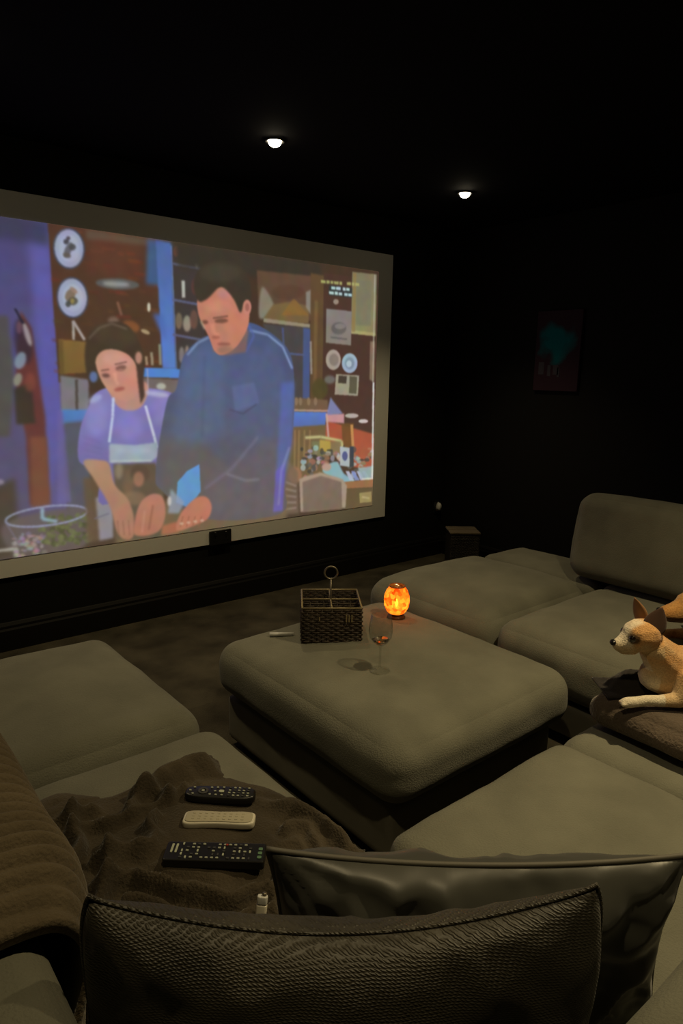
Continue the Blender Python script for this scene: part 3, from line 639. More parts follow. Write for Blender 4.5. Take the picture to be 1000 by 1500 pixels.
place(cb, (.477, .545, .385), math.radians(-36.8), math.radians(3))
# rib-knit blanket folded over the left backrest
prof = smooth_pts([(-.150, .50), (-.158, .62), (-.150, .715), (-.08, .755), (.06, .762), (.18, .758), (.235, .735), (.262, .68), (.262, .60), (.250, .52), (.246, .455), (.246, .452)], 6)[:-12]
prof = [(float(p[0]), float(p[1])) for p in prof]
L_, V, Fc = len(prof), [], []
NY = 300; cxm, czm = .04, .60
for layer in (0, 1):
    for j in range(NY+1):
        y = .78+.78*j/NY; e0 = min(1, (y-.78)/.14, (1.56-y)/.10); e0 = math.sin(max(0, e0)*PI/2)
        for i, (x, z) in enumerate(prof):
            P = (x, y, z); n = Vector(((x-cxm)*.6, 0, max(0, z-.55)*1.2)).normalized()
            k = .017*abs(math.sin(PI*(y+.010*nz(P, 7, 4)+.05*x)/.030))+.010*nz(P, 5, 8)
            q = Vector((x, y, z))-n*.034*(1-e0)+n*(k*(.3+.7*e0) if layer == 0 else -.010)
            V.append(tuple(q))
for j in range(NY):
    for i in range(L_-1):
        a = j*L_+i; Fc.append((a, a+1, a+L_+1, a+L_)); o_ = (NY+1)*L_; Fc.append((o_+a, o_+a+L_, o_+a+L_+1, o_+a+1))
o_ = (NY+1)*L_
for j in range(NY):
    for i in (0, L_-1): a = j*L_+i; Fc.append((a, a+L_, o_+a+L_, o_+a))
for i in range(L_-1):
    for j in (0, NY): a = j*L_+i; Fc.append((a, a+1, o_+a+1, o_+a))
rbk = mobj('ribbed_blanket', pyme(V, Fc), M['rib']); tag(rbk, 'brown rib-knit blanket draped over the left backrest beside the throw', 'blanket')

# ------------------------------------------------------------------ knitted throw
OUT = [(.215, .90), (.205, 1.10), (.21, 1.35), (.30, 1.50), (.427, 1.55), (.504, 1.454), (.558, 1.446), (.623, 1.475), (.697, 1.50), (.764, 1.50), (.805, 1.455), (.78, 1.376), (.80, 1.315), (.835, 1.265), (.862, 1.192), (.878, 1.116), (.888, 1.026), (.880, .945),
       (.80, .90), (.72, .93), (.64, .90), (.56, .83), (.46, .80), (.32, .80)]
OUT = [tuple(map(float, p)) for p in smooth_pts(OUT, 4)]
def pdist(x, y, P):
    ins = False; d = 9
    for i in range(len(P)):
        ax, ay = P[i]; bx_, by_ = P[(i+1) % len(P)]
        if (ay > y) != (by_ > y) and x < ax+(y-ay)*(bx_-ax)/(by_-ay): ins = not ins
        dx, dy = bx_-ax, by_-ay; t = max(0, min(1, ((x-ax)*dx+(y-ay)*dy)/(dx*dx+dy*dy+1e-12)))
        d = min(d, math.hypot(ax+dx*t-x, ay+dy*t-y))
    return d if ins else -d
FOLDS = [([(.532, 1.36), (.621, 1.409), (.702, 1.429), (.771, 1.407)], .040, .020), ([(.407, 1.351), (.472, 1.329), (.562, 1.336), (.622, 1.339), (.66, 1.35)], .030, .016),
         ([(.409, 1.239), (.473, 1.221), (.52, 1.208), (.535, 1.269), (.58, 1.300)], .034, .015), ([(.365, 1.154), (.446, 1.146), (.49, 1.07), (.556, .995), (.647, .965)], .042, .019),
         ([(.418, 1.09), (.467, 1.021), (.51, .958), (.575, .935), (.631, .925)], .034, .014), ([(.769, 1.195), (.822, 1.139), (.850, 1.048), (.850, .942)], .034, .018),
         ([(.765, 1.10), (.79, 1.10), (.81, 1.062), (.81, .99)], .018, .012), ([(.326, 1.08), (.378, 1.121), (.426, 1.176), (.456, 1.269)], .036, .016),
         ([(.442, .977), (.491, .918), (.57, .886)], .030, .015), ([(.640, .924), (.680, .975), (.735, 1.01)], .022, .014), ([(.55, 1.40), (.60, 1.37), (.62, 1.33)], .03, .013), ([(.36, 1.25), (.40, 1.30), (.42, 1.42)], .032, .016), ([(.30, 1.36), (.36, 1.42), (.46, 1.41)], .03, .02)]
def throw_h(x, y):
    wx = x+.020*nz((x, y, 0), 11, 1)+.008*nz((x, y, 0), 30, 21); wy = y+.020*nz((x, y, 0), 11, 2)+.008*nz((x, y, 0), 30, 22)
    ca, sa = math.cos(-.70), math.sin(-.70); px_, py_ = x-.655, y-1.18; lu = px_*ca+py_*sa; lv = -px_*sa+py_*ca
    flat = math.exp(-((lu/.125)**6+(lv/.118)**6))      # where the remotes lie
    hh = .014+.012*fbm((x, y, 0), 7, 6)+.006*fbm((x, y, 0), 20, 16)
    for P, H_, W_ in FOLDS:
        d = 9
        for (ax, ay), (bx_, by_) in zip(P, P[1:]):
            dx, dy = bx_-ax, by_-ay; t = max(0, min(1, ((wx-ax)*dx+(wy-ay)*dy)/(dx*dx+dy*dy))); d = min(d, math.hypot(ax+dx*t-wx, ay+dy*t-wy))
        hh += 1.6*H_*math.exp(-(d/(W_*.75))**2)-.014*math.exp(-((d-2.1*W_)/(W_*.8))**2)
    hh = max(.004, hh)
    return hh*(1-.92*flat)+.012*flat
G = .0060; xs = [.20+G*i for i in range(int(.74/G))]; ys = [.76+G*i for i in range(int(.88/G))]
V = []; Fc = []; idx = {}
for i, x in enumerate(xs):
    for j, y in enumerate(ys):
        d = pdist(x, y, OUT)+.010*nz((x, y, 0), 8, 4)
        if d < -.004: continue
        z0 = drop(LB, x, y) if y > .94 else drop(KB, x, y)
        if z0 is None: z0 = .385
        if y < .96: z0 = max(z0, .385)
        up = .21*(1-sstep(.25, .40, x))*(1-sstep(.98, 1.15, y))*sstep(.76, .82, y)
        e = sstep(-.004, .045, d)*.55+sstep(-.004, .014, d)*.45*(.012/max(.012, throw_h(x, y)))
        idx[(i, j)] = len(V); V.append((x, y, z0-.002+e*(throw_h(x, y)+up)))
nv = len(V); bot = {}
for (i, j), a in list(idx.items()): bot[(i, j)] = len(V); V.append((V[a][0], V[a][1], V[a][2]-.006 if V[a][2] > .41 else V[a][2]-.002))
cells = [(i, j) for (i, j) in idx if (i+1, j) in idx and (i, j+1) in idx and (i+1, j+1) in idx]; cs = set(cells)
for (i, j) in cells:
    Fc.append((idx[i, j], idx[i+1, j], idx[i+1, j+1], idx[i, j+1])); Fc.append((bot[i, j], bot[i, j+1], bot[i+1, j+1], bot[i+1, j]))
    for (di, dj, p, q) in ((-1, 0, (i, j), (i, j+1)), (1, 0, (i+1, j+1), (i+1, j)), (0, -1, (i+1, j), (i, j)), (0, 1, (i, j+1), (i+1, j+1))):
        if (i+di, j+dj) not in cs: Fc.append((idx[p], idx[q], bot[q], bot[p]))
thr_me = pyme(V, Fc); th = mobj('knitted_throw', thr_me, M['throw'])
tag(th, 'rumpled dark brown throw spread over the left seat beneath the three remotes', 'blanket')
TB = bvh_of(thr_me)

# ------------------------------------------------------------------ remotes
def top_on(bvh, x, y, dx, dy, lx, ly):
    """highest of the cloth under a footprint"""
    z = 0
    for a in np.linspace(-.5, .5, 7):
        for c in np.linspace(-.5, .5, 4):
            q = drop(bvh, x+dx*a*lx-dy*c*ly, y+dy*a*lx+dx*c*ly); z = max(z, q or 0)
    return z
RD = math.radians(-40.5)
def remote_at(name, label, x, y, rz, lx, ly):
    z = top_on(TB, x, y, math.cos(rz), math.sin(rz), lx, ly)
    return thing(name, label, 'remote control', (x, y, z-.003), rz)
btn_cache = {}
def button(parent, x, y, z, wx, wy, m, name='button', h=.0022):
    key = (round(wx, 4), round(wy, 4), m.name, h)
    if key not in btn_cache:
        me = slab(round_rect(wx, wy, min(wx, wy)*.35, 3), h, .0006, 2); me.materials.append(m)
        for p in me.polygons: p.use_smooth = False
        btn_cache[key] = me
    o = bpy.data.objects.new(name, btn_cache[key]); link(o, parent); o.location = (x, y, z); return o
# rectangular remote with many small keys, nearest
r1 = remote_at('remote_control', 'long black rectangular remote with many pale keys, nearest of the three', .600, 1.095, RD, .200, .055)
mobj('body', slab(round_rect(.205, .056, .006), .019, .003), M['plastic_black'], r1, False)
rb2 = random.Random(5)
for k in (-.089, -.080): button(r1, k, .006, .0185, .0045, .026, M['btn_light'])
for c in range(14):
    for rr in range(5):
        if rb2.random() < .16: continue
        x = -.068+c*.0107; y = -.0195+rr*.0098
        if c in (4, 9) and rr in (1, 2, 3): continue
        q = rb2.random(); m_ = M['btn'] if q < .5 else (M['btn_dark'] if q < .85 else M['btn_light'])
        button(r1, x, y, .0185, .0062 if q < .8 else .0035, .0045 if q < .8 else .0075, m_)
button(r1, .021, .0195, .0185, .006, .005, M['btn_red'])
for k in range(3): button(r1, .092, -.015+k*.012, .0185, .009, .008, M['btn_green'])
# cream remote with waisted sides
out = []
for i in range(48):
    a = 2*PI*i/48; ex = 5.0
    x = .079*math.copysign(abs(math.cos(a))**(2/ex), math.cos(a)); y = .0235*math.copysign(abs(math.sin(a))**(2/ex), math.sin(a))
    y *= 1-.16*math.cos(x/.079*PI/2)**2
    if x < -.04 and y < 0: y -= .004*((-x-.04)/.04)
    out.append((x, y))
r2 = remote_at('remote_control', 'cream remote control with waisted sides between two black ones', .663, 1.188, RD, .16, .05)
mobj('body', slab(out, .016, .004), M['cream_rim'], r2)
mobj('face', slab([(x*.93, y*.84) for x, y in out], .0030, .001), M['cream'], r2).location = (0, 0, .0148)
for c in range(9):
    for rr in range(3): button(r2, -.056+c*.0135, -.0095+rr*.0095, .0172, .0065, .004, M['cream'], h=.0016)
# rounded black remote with a ring pad, farthest
out = []
for i in range(40):
    a = 2*PI*i/40; out.append((.082*math.copysign(abs(math.cos(a))**.5, math.cos(a)), .0235*math.copysign(abs(math.sin(a))**.55, math.sin(a))*(1+.06*math.cos(a))))
r3 = remote_at('remote_control', 'rounded black remote with a ring pad, farthest of the three', .708, 1.262, RD-.02, .165, .05)
mobj('body', slab(out, .018, .005), M['plastic_black'], r3)
mobj('ring_pad', lathe([(.0065, 0), (.0125, 0), (.0125, .002), (.011, .003), (.008, .003), (.0065, .002), (.0065, 0)], 24), M['btn_dark'], r3).location = (-.040, 0, .0175)
button(r3, -.040, 0, .0178, .007, .007, M['btn'])
button(r3, .003, .0, .0178, .012, .009, M['btn_light'])
for c in range(5):
    for rr in range(4): button(r3, .022+c*.0108, -.0145+rr*.0097, .0178, .0058, .0045, M['btn'] if (c+rr) % 3 else M['btn_dark'])
for x, y in ((-.062, .012), (-.062, -.012), (-.022, .013), (-.022, -.013), (-.012, .0), (-.008, .014), (-.008, -.014), (.006, .015), (.006, -.014), (-.07, 0)): button(r3, x, y, .0178, .0055, .0045, M['btn'])
# cream lighter standing against the throw
t = thing('lighter', 'small cream lighter standing upright between the throw and the cushions', 'lighter', (.551, .858, .428), RD)
t.rotation_euler = (math.radians(-14), math.radians(4), RD)
mobj('body', slab(round_rect(.019, .013, .005), .062, .002), M['cream_rim'], t)
mobj('cap', slab(round_rect(.0185, .0125, .005), .014, .002), M['white'], t).location = (0, 0, .063)
mobj('wheel', lathe([(0, -.003), (.004, -.003), (.004, .003), (0, .003)], 12), M['metal'], t).location = (.003, 0, .079)

# ------------------------------------------------------------------ ottoman: basket, candle, glass, small roll
BX, BY = 1.545, 1.895
bz = drop(OB, BX, BY)-.001
bk = thing('wicker_caddy', 'dark woven four-compartment caddy with a ring handle on the ottoman', 'basket', (BX, BY, bz), math.radians(-36))
W, H = .215, .135
def woven(L, H, rows=15, stakes=13):
    """panel in local x,z; weavers pass in front of and behind the stakes"""
    bms = []
    for s in range(stakes):
        x = -L/2+L*s/(stakes-1); bms.append(tube([(x, 0, .002), (x, 0, H)], .0022, 5))
    for r in range(rows):
        z = .004+(H-.008)*(r+.5)/rows; pts = []
        for k in range((stakes-1)*2+1):
            x = -L/2+L*k/((stakes-1)*2); pts.append((x, .0032*math.cos(PI*k/2+PI*r) if k % 2 == 0 else 0, z))
        bms.append(tube(pts, .0036, 5))
    return bm2me(merge(bms))
wme = woven(W, H); ime = woven(W-.012, H-.012, 12, 9)
for k in range(4):
    o = mobj('woven_side', wme, M['wicker'], bk); a = k*PI/2; o.location = (math.sin(a)*W/2, -math.cos(a)*W/2, 0); o.rotation_euler = (0, 0, a); o['kind'] = 'stuff'
for k in range(2):
    o = mobj('woven_divider', ime, M['wicker'], bk); o.rotation_euler = (0, 0, k*PI/2); o['kind'] = 'stuff'
mobj('bottom_panel', box_me(-W/2+.003, W/2-.003, -W/2+.003, W/2-.003, 0, .006), M['wicker'], bk, False)
sq = lambda s, z: [(-s, -s, z), (s, -s, z), (s, s, z), (-s, s, z)]
for a, b_ in zip(sq(W/2, H), sq(W/2, H)[1:]+sq(W/2, H)[:1]): mobj('rim_rod', bm2me(tube([a, b_], .0035, 8)), M['rim'], bk)
for a, b_ in (((-W/2, 0, H-.002), (W/2, 0, H-.002)), ((0, -W/2, H-.002), (0, W/2, H-.002))): mobj('rim_rod', bm2me(tube([a, b_], .003, 8)), M['rim'], bk)
for x in (-.045, .052, .062, .072): mobj('light_gap_strip', box_me(x-.0022, x+.0022, -W/2-.0095, -W/2-.0065, .085 if x > 0 else .09, .112 if x > 0 else .104), M['rim'], bk, False)  # pale strips stand in for light through gaps in the weave
hd = mobj('handle_stem', bm2me(tube([(0, 0, .05), (0, 0, .213)], .0035, 8)), M['metal'], bk)
mobj('handle_ring', bm2me(tube([(.024*math.cos(a), 0, .236+.024*math.sin(a)) for a in np.linspace(0, 2*PI, 33)[:-1]], .0035, 8, True)), M['metal'], hd)

x, y = 1.385, 1.985
t = thing('paper_roll', 'small white rolled tube lying on the ottoman behind the caddy', 'roll', (x, y, drop(OB, x, y)+.007), math.radians(-36))
o = mobj('tube', lathe([(.004, -.045), (.0075, -.045), (.0075, .045), (.004, .045), (.004, -.045)], 16), M['white'], t); o.rotation_euler = (0, PI/2, 0)

# amber candle lantern
x, y = 1.865, 1.865
cd = thing('candle_holder', 'round amber glass candle holder glowing orange on the ottoman corner', 'candle', (x, y, drop(OB, x, y)-.001))
am = bpy.data.materials.new('amber_mosaic_glass'); am.use_nodes = True; nt = am.node_tree; N = nt.nodes; L = nt.links; N.clear()
tc = N.new('ShaderNodeTexCoord'); vo = N.new('ShaderNodeTexVoronoi'); vo.inputs['Scale'].default_value = 75; L.new(tc.outputs['Object'], vo.inputs['Vector'])
rp = N.new('ShaderNodeValToRGB'); rp.color_ramp.elements[0].color = (1, .36, .05, 1); rp.color_ramp.elements[1].color = (.75, .07, .004, 1); rp.color_ramp.elements[0].position = .2; rp.color_ramp.elements[1].position = .8
L.new(vo.outputs['Color'], rp.inputs[0])
tr = N.new('ShaderNodeBsdfTranslucent'); gl = N.new('ShaderNodeBsdfGlossy'); gl.inputs['Roughness'].default_value = .15; tp = N.new('ShaderNodeBsdfTransparent')
L.new(rp.outputs[0], tr.inputs[0]); L.new(rp.outputs[0], tp.inputs[0])
m1 = N.new('ShaderNodeMixShader'); m1.inputs[0].default_value = .25; L.new(tr.outputs[0], m1.inputs[1]); L.new(tp.outputs[0], m1.inputs[2])
m2 = N.new('ShaderNodeMixShader'); m2.inputs[0].default_value = .08; L.new(m1.outputs[0], m2.inputs[1]); L.new(gl.outputs[0], m2.inputs[2])
bp = N.new('ShaderNodeBump'); bp.inputs['Strength'].default_value = .6; bp.inputs['Distance'].default_value = .003; L.new(vo.outputs['Distance'], bp.inputs['Height']); L.new(bp.outputs[0], gl.inputs['Normal'])
oo = N.new('ShaderNodeOutputMaterial'); L.new(m2.outputs[0], oo.inputs[0])
prof = [(.030, .022), (.040, .032), (.049, .052), (.052, .074), (.050, .096), (.043, .116), (.034, .130), (.031, .136)]
mobj('globe', lathe(prof, 48), am, cd)
mobj('base', lathe([(0, 0), (.036, 0), (.038, .004), (.034, .012), (.028, .018), (.031, .024), (.0, .024)], 40), mat('amber_base', (.10, .035, .012), .35, coat=.5), cd)
mobj('rim', lathe([(.029, .134), (.033, .134), (.033, .139), (.029, .139), (.029, .134)], 32), mat('amber_rim', (.35, .12, .03), .3), cd)
tl = mobj('tealight', lathe([(0, .025), (.019, .025), (.019, .043), (.017, .041), (0, .041)], 24), M['wax'], cd)
mobj('flame', lathe([(0, .048), (.005, .054), (.0065, .061), (.004, .072), (0, .084)], 16), M['flame'], tl)
ld = bpy.data.lights.new('flame_light', 'POINT'); ld.energy = .55; ld.color = (1, .55, .2); ld.shadow_soft_size = .008
lo = bpy.data.objects.new('flame_light', ld); link(lo, cd); lo.location = (0, 0, .075)

# wine glass
x, y = 1.462, 1.530
wz = drop(OB, x, y)
wg = thing('wine_glass', 'clear stemmed wine glass with a little drink on the ottoman', 'glass', (x, y, wz-.001))
S = 1.0
outer = [(0, .0), (.034, .0), (.0345, .002), (.020, .005), (.006, .010), (.0038, .02), (.0036, .05), (.004, .082), (.010, .089), (.024, .100), (.036, .118), (.040, .140), (.038, .165), (.033, .196)]
inner = [(.032, .196), (.037, .165), (.0388, .140), (.0348, .119), (.023, .1018), (.010, .0915), (0, .090)]
mobj('glass_body', lathe(outer+inner, 48), M['glass'], wg)
mobj('drink', lathe([(0, .0912), (.0098, .0925), (.0225, .103), (.0285, .110), (0, .110)], 40), M['wine'], wg)

# ------------------------------------------------------------------ fleece cushion under the dogs
fz0 = drop(DB, 2.0, .7)
fc_me = soft_box(1.715, 2.62, .30, .935, fz0-.002, fz0+.095, r=.05, crown=.012, bulge=.012, n=44, wob=.010, seed=14)
fo = mobj('fleece_cushion', fc_me, M['fleece']); tag(fo, 'flat brown fleece cushion under the small dog', 'cushion'); FB = bvh_of(fc_me)

# ------------------------------------------------------------------ dogs
def blob_mesh(parts, voxel, smooth_it=4):
    """parts: chains of (x,y,z,r[,sx,sy,sz]) merged to one continuous skin with a voxel remesh"""
    bm = bmesh.new()
    for ch in parts:
        pts = []
        if len(ch) == 1: pts = ch
        else:
            for a, b_ in zip(ch, ch[1:]):
                A, B_ = np.array(a, float), np.array(b_, float); d = np.linalg.norm(B_[:3]-A[:3]); st = max(2, int(d/(min(A[3], B_[3])*.22)))
                for k in range(st+1): pts.append(A+(B_-A)*k/st)
        for p in pts:
            mtx = Matrix.Translation(p[:3])
            if len(p) > 4: mtx = mtx @ Matrix.Diagonal((p[4], p[5], p[6], 1))
            bmesh.ops.create_icosphere(bm, subdivisions=2, radius=p[3], matrix=mtx)
    me = bpy.data.meshes.new('tmp'); bm.to_mesh(me); bm.free()
    o = bpy.data.objects.new('tmp', me); C.objects.link(o)
    m1 = o.modifiers.new('r', 'REMESH'); m1.mode = 'VOXEL'; m1.voxel_size = voxel
    m2 = o.modifiers.new('s', 'SMOOTH'); m2.factor = .5; m2.iterations = smooth_it
    dg = bpy.context.evaluated_depsgraph_get(); dg.update()
    out = bpy.data.meshes.new_from_object(o.evaluated_get(dg)); bpy.data.objects.remove(o); bpy.data.meshes.remove(me)
    return out
def fur_mat(name, bs=260):
    m = bpy.data.materials.new(name); m.use_nodes = True; N = m.node_tree.nodes; L = m.node_tree.links; b = N['Principled BSDF']
    b.inputs['Roughness'].default_value = .85; b.inputs['Specular IOR Level'].default_value = .15; b.inputs['Sheen Weight'].default_value = .25
    at = N.new('ShaderNodeVertexColor'); at.layer_name = 'coat'; tc = N.new('ShaderNodeTexCoord')
    n1 = N.new('ShaderNodeTexNoise'); n1.inputs['Scale'].default_value = bs; n1.inputs['Detail'].default_value = 3; L.new(tc.outputs['Object'], n1.inputs['Vector'])
    mx = N.new('ShaderNodeMixRGB'); mx.blend_type = 'MULTIPLY'; mx.inputs[0].default_value = .5; r = N.new('ShaderNodeValToRGB'); r.color_ramp.elements[0].color = (.5, .45, .4, 1); r.color_ramp.elements[0].position = .3; r.color_ramp.elements[1].position = .6
    L.new(n1.outputs['Fac'], r.inputs[0]); L.new(at.outputs['Color'], mx.inputs[1]); L.new(r.outputs[0], mx.inputs[2]); L.new(mx.outputs[0], b.inputs['Base Color'])
    bp = N.new('ShaderNodeBump'); bp.inputs['Strength'].default_value = .6; bp.inputs['Distance'].default_value = .004; L.new(n1.outputs['Fac'], bp.inputs['Height']); L.new(bp.outputs[0], b.inputs['Normal'])
    return m
def paint_coat(me, fn):
    ca = me.color_attributes.new('coat', 'FLOAT_COLOR', 'POINT')
    for i, v in enumerate(me.vertices): ca.data[i].color = (*fn(v.co), 1)
def lerp(a, b_, t): return tuple(p+(q-p)*t for p, q in zip(a, b_))
#DOGS
# ---- small dog. local: +x forward (image left), +y toward the viewer, +z up; metres
dog = thing('dog', 'small tan dog with white muzzle and upright ears lying on the fleece cushion', 'dog')
dz = drop(FB, 1.90, .76)+.003
dog.location = (1.846, .788, dz-.002); DR = math.atan2(.643, -.766); dog.rotation_euler = (0, 0, DR)
HX, HY, HZ = .078, .012, .186         # head centre
body = [
    [(-.04, 0, .088, .064), (-.14, 0, .085, .074), (-.26, 0, .078, .076), (-.34, 0, .072, .066)],     # trunk
    [(-.04, 0, .085, .064), (.0, 0, .115, .056), (.030, .006, .148, .045)],                      # chest and neck
    [(.02, 0, .065, .044), (-.03, 0, .055, .053)],
    [(HX-.012, HY, HZ+.004, .047), (HX+.004, HY, HZ+.003, .046)],                                  # skull
    [(HX+.02, HY, HZ-.012, .036), (HX+.038, HY, HZ-.022, .027), (HX+.053, HY, HZ-.026, .0210)],    # muzzle
    [(HX+.02, HY, HZ-.028, .026), (HX+.042, HY, HZ-.038, .0165)],                                  # jaw
    [(-.05, .052, .080, .040), (-.035, .064, .045, .029), (-.022, .068, .026, .022), (.030, .068, .022, .0165), (.065, .066, .022, .0150), (.090, .064, .016, .0150), (.108, .062, .013, .016), (.120, .061, .012, .014)],     # near foreleg
    [(-.05, -.052, .075, .036), (-.03, -.060, .030, .022), (.0, -.06, .018, .0155), (.04, -.052, .015, .015)],  # far foreleg, tucked
    [(-.30, .055, .06, .050), (-.24, .085, .03, .030), (-.18, .09, .020, .018), (-.15, .09, .016, .017)],      # haunch
    [(-.30, -.055, .06, .050), (-.24, -.085, .03, .030), (-.18, -.09, .020, .018)],
    [(-.38, 0, .06, .022), (-.44, .04, .03, .014), (-.44, .10, .02, .010), (-.40, .14, .018, .007)],         # tail
]
for k in (-1, 0, 1): body.append([(.116, .061+k*.0085, .012, .0068), (.130, .061+k*.010, .009, .0060)])   # toes
dme = blob_mesh(body, .0036, 5)
TAN, DTAN, CREAM, WHITE = (.66, .36, .14), (.30, .13, .04), (.70, .52, .30), (.85, .78, .62)
def coat1(p):
    x, y, z = p; c = TAN
    c = lerp(c, CREAM, sstep(.13, .06, z+.35*x)*.75 if False else sstep(.10, .03, z-.4*(x+.05))*.8)
    n = fbm(p, 22, 3); c = lerp(c, CREAM, max(0, min(1, .35+n*.9))*.7)
    if x < -.01 and z > .10: c = lerp(c, TAN, .5)
    dx, dy_, dzz = x-HX, y-HY, z-HZ
    if x > .02 and z > .128:
        face = TAN
        face = lerp(face, WHITE, sstep(.026, .042, dx-.2*dzz)*.85)                                    # muzzle
        face = lerp(face, WHITE, sstep(.018, .005, abs(abs(dy_)-.010))*sstep(.01, .03, dzz)*sstep(-.01, .015, dx)*.75)  # brow
        face = lerp(face, CREAM, sstep(-.008, -.03, dzz)*.8)
        face = lerp(face, (.62, .50, .32), sstep(.02, .0, abs(dzz+.016))*sstep(-.03, .0, dx)*sstep(.02, .0, dx)*.6)
        ed = math.sqrt((dx-.030)**2+(dzz-.004)**2); face = lerp(face, (.06, .03, .015), sstep(.018, .010, ed)*.9*(1 if abs(dy_) > .012 else 0))
        t = sstep(.125, .145, z)
        c = lerp(c, face, t)
    if x > .02 and z < .10: c = lerp(c, WHITE, sstep(.09, .05, z)*.85)
    if x > .0 and .09 < z < .135 and abs(y) < .03: c = lerp(c, WHITE, .5)
    return c
paint_coat(dme, coat1)
FUR = fur_mat('short_fur')
mobj('body', dme, FUR, dog)
def ear_mesh(hh, ww, cup=.5):
    """leaf-shaped cupped ear: z up, opening to +x"""
    V = []; Fc = []; n, m_ = 10, 8
    for side in (0, 1):
        for i in range(n+1):
            t = i/n; half = ww/2*(math.sin(PI*(.25+.75*t))**.9 if t < 1 else 0)*(1.1-.1*t); half = max(half, .0008)
            for j in range(m_+1):
                s = -1+2*j/m_; a = s*cup*PI/2
                V.append((-(math.cos(a)-1)*-half*.9-(.0025*(1-t*.7) if side else 0), math.sin(a)*half/math.sin(cup*PI/2), hh*t))
    o = (n+1)*(m_+1)
    for i in range(n):
        for j in range(m_):
            a = i*(m_+1)+j; Fc.append((a, a+1, a+m_+2, a+m_+1)); Fc.append((o+a, o+a+m_+1, o+a+m_+2, o+a+1))
    for i in range(n):
        for j in (0, m_):
            a = i*(m_+1)+j; Fc.append((a, a+m_+1, o+a+m_+1, o+a))
    for j in range(m_): Fc.append((j, o+j, o+j+1, j+1)); a = n*(m_+1)+j; Fc.append((a, a+1, o+a+1, o+a))
    return pyme(V, Fc)
ear_t = mat('tan_ear_fur', (.30, .15, .06), .85, sheen=.2, var=.2); ear_d = mat('dark_ear_lining', (.07, .035, .022), .85, sheen=.2, var=.2)
eo = mobj('ear', ear_mesh(.078, .056), ear_d, dog); eo.location = (HX-.018, HY+.028, HZ+.018); eo.rotation_euler = (math.radians(-16), math.radians(-12), math.radians(74)); tag(eo, 'near ear, dark inside')
eo = mobj('ear', ear_mesh(.074, .052), ear_t, dog); eo.location = (HX-.008, HY-.024, HZ+.028); eo.rotation_euler = (math.radians(18), math.radians(8), math.radians(20))
def sph(name, r, loc, m, parent, sc=(1, 1, 1)):
    bm = bmesh.new(); bmesh.ops.create_icosphere(bm, subdivisions=3, radius=r); 
    for v in bm.verts: v.co = Vector((v.co.x*sc[0], v.co.y*sc[1], v.co.z*sc[2]))
    o = mobj(name, bm2me(bm), m, parent); o.location = loc; return o
sph('nose', .0100, (HX+.072, HY, HZ-.020), M['nose'], dog, (.9, 1.15, .85))
for s in (-1, 1): sph('eye', .0105, (HX+.032, HY+s*.0285, HZ+.003), M['eye'], dog)

# dark folded cloth beside the small dog's chest
V = []; Fc = []; n, m_ = 30, 22
for i in range(n+1):
    for j in range(m_+1):
        u, v = i/n, j/m_; x = (u-.5)*.17; y = (v-.5)*.13
        z = .055*math.sin(PI*min(1, u*1.15))*(.5+.5*math.cos((v-.45)*5))+.012*fbm((x, y, 0), 25, 3); z = max(.002, z)*min(1, min(u, 1-u, v, 1-v)*6+.05); V.append((x, y, z))
k0 = len(V)
for a in V[:]: V.append((a[0], a[1], a[2]-.004))
for i in range(n):
    for j in range(m_):
        a = i*(m_+1)+j; Fc.append((a, a+1, a+m_+2, a+m_+1)); Fc.append((k0+a, k0+a+m_+1, k0+a+m_+2, k0+a+1))
for i in range(n):
    for j in (0, m_): a = i*(m_+1)+j; Fc.append((a, a+m_+1, k0+a+m_+1, k0+a))
for j in range(m_):
    for i in (0, n): a = i*(m_+1)+j; Fc.append((a, a+1, k0+a+1, k0+a))
fb = mobj('folded_cloth', pyme(V, Fc), M['darkcloth']); tag(fb, 'small black folded cloth lying beside the small dog\'s chest', 'cloth')
fb.location = (1.835, .870, dz-.002); fb.rotation_euler = (0, 0, DR)

# ---- larger ginger dog behind, head turned the same way
dog2 = thing('dog', 'larger ginger dog at the right edge, head just behind the small dog', 'dog')
d2z = drop(DB, 2.45, .9) or .41
dog2.location = (2.55, .985, d2z+.004); dog2.rotation_euler = (0, 0, DR)
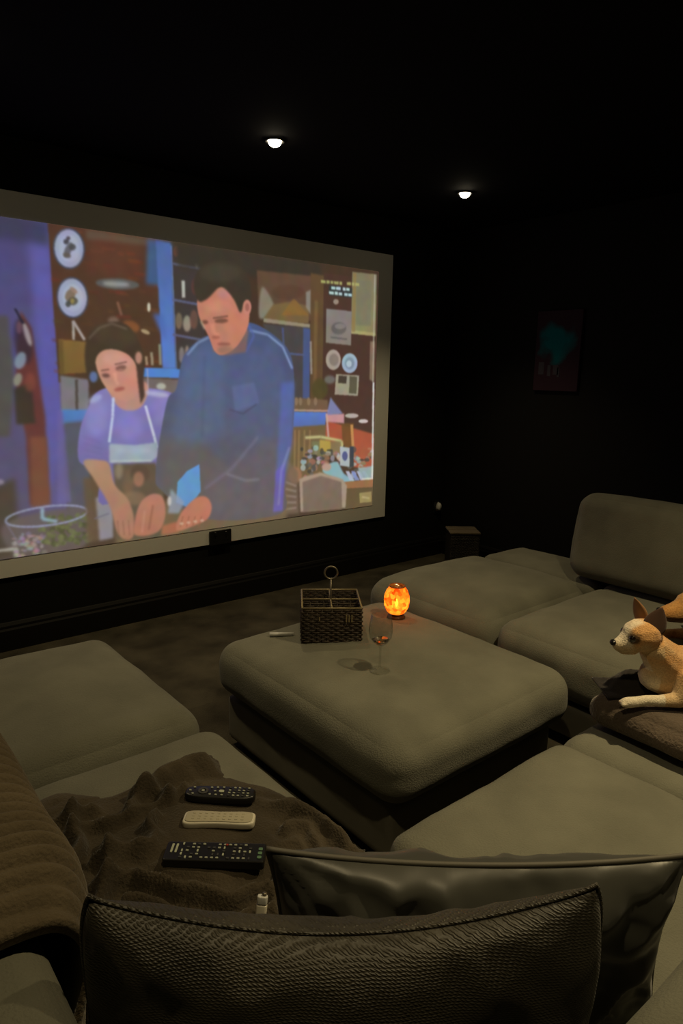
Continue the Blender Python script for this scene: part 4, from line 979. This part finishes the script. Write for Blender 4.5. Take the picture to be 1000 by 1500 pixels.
#DOG2
gx, gy, gz = .02, 0, .165
body = [
    [(-.10, 0, .11, .095), (-.28, 0, .11, .105), (-.46, 0, .10, .095)],
    [(-.10, 0, .12, .085), (-.03, 0, .15, .070)],
    [(gx-.02, gy, gz+.012, .062), (gx+.01, gy, gz+.008, .058)],
    [(gx+.035, gy, gz-.006, .046), (gx+.070, gy, gz-.016, .036), (gx+.100, gy, gz-.020, .028)],
    [(gx+.03, gy, gz-.032, .026), (gx+.085, gy, gz-.042, .014)],
    [(-.12, .07, .09, .05), (-.10, .10, .035, .034), (-.02, .10, .026, .024), (.06, .095, .024, .022), (.09, .095, .024, .025)],
    [(-.12, -.07, .09, .05), (-.10, -.10, .035, .034), (-.02, -.10, .026, .024), (.06, -.095, .024, .022), (.09, -.095, .024, .025)],
    [(-.42, .08, .08, .07), (-.34, .12, .04, .04), (-.26, .13, .028, .025)], [(-.42, -.08, .08, .07), (-.34, -.12, .04, .04), (-.26, -.13, .028, .025)],
    [(-.52, 0, .08, .03), (-.58, .06, .04, .022), (-.56, .14, .03, .016)],
]
gme = blob_mesh(body, .006, 4)
def coat2(p):
    x, y, z = p; c = (.52, .20, .04); n = fbm(p, 14, 5); c = lerp(c, (.62, .33, .10), max(0, min(1, .4+n)))
    if x > gx+.02 and z > .1: c = lerp(c, (.60, .32, .11), .5)
    if x > gx+.04 and z < gz-.026 and z > .09: c = lerp(c, (.05, .02, .01), .9)
    if z < .05: c = lerp(c, (.7, .5, .25), .5)
    return c
paint_coat(gme, coat2); mobj('body', gme, fur_mat('ginger_fur', 160), dog2)
sph('nose', .012, (gx+.124, 0, gz-.010), M['nose'], dog2, (.9, 1.15, .85))
for s in (-1, 1): sph('eye', .011, (gx+.042, s*.036, gz+.012), M['eye'], dog2)
ging = mat('ginger_ear_fur', (.42, .17, .045), .85, sheen=.2, var=.2)
for s in (-1, 1):
    eo = mobj('ear', ear_mesh(.085, .065), ging, dog2); eo.location = (gx-.035, s*.046, gz+.045); eo.rotation_euler = (math.radians(-115*s if s > 0 else 115), math.radians(-10), math.radians(10*s))
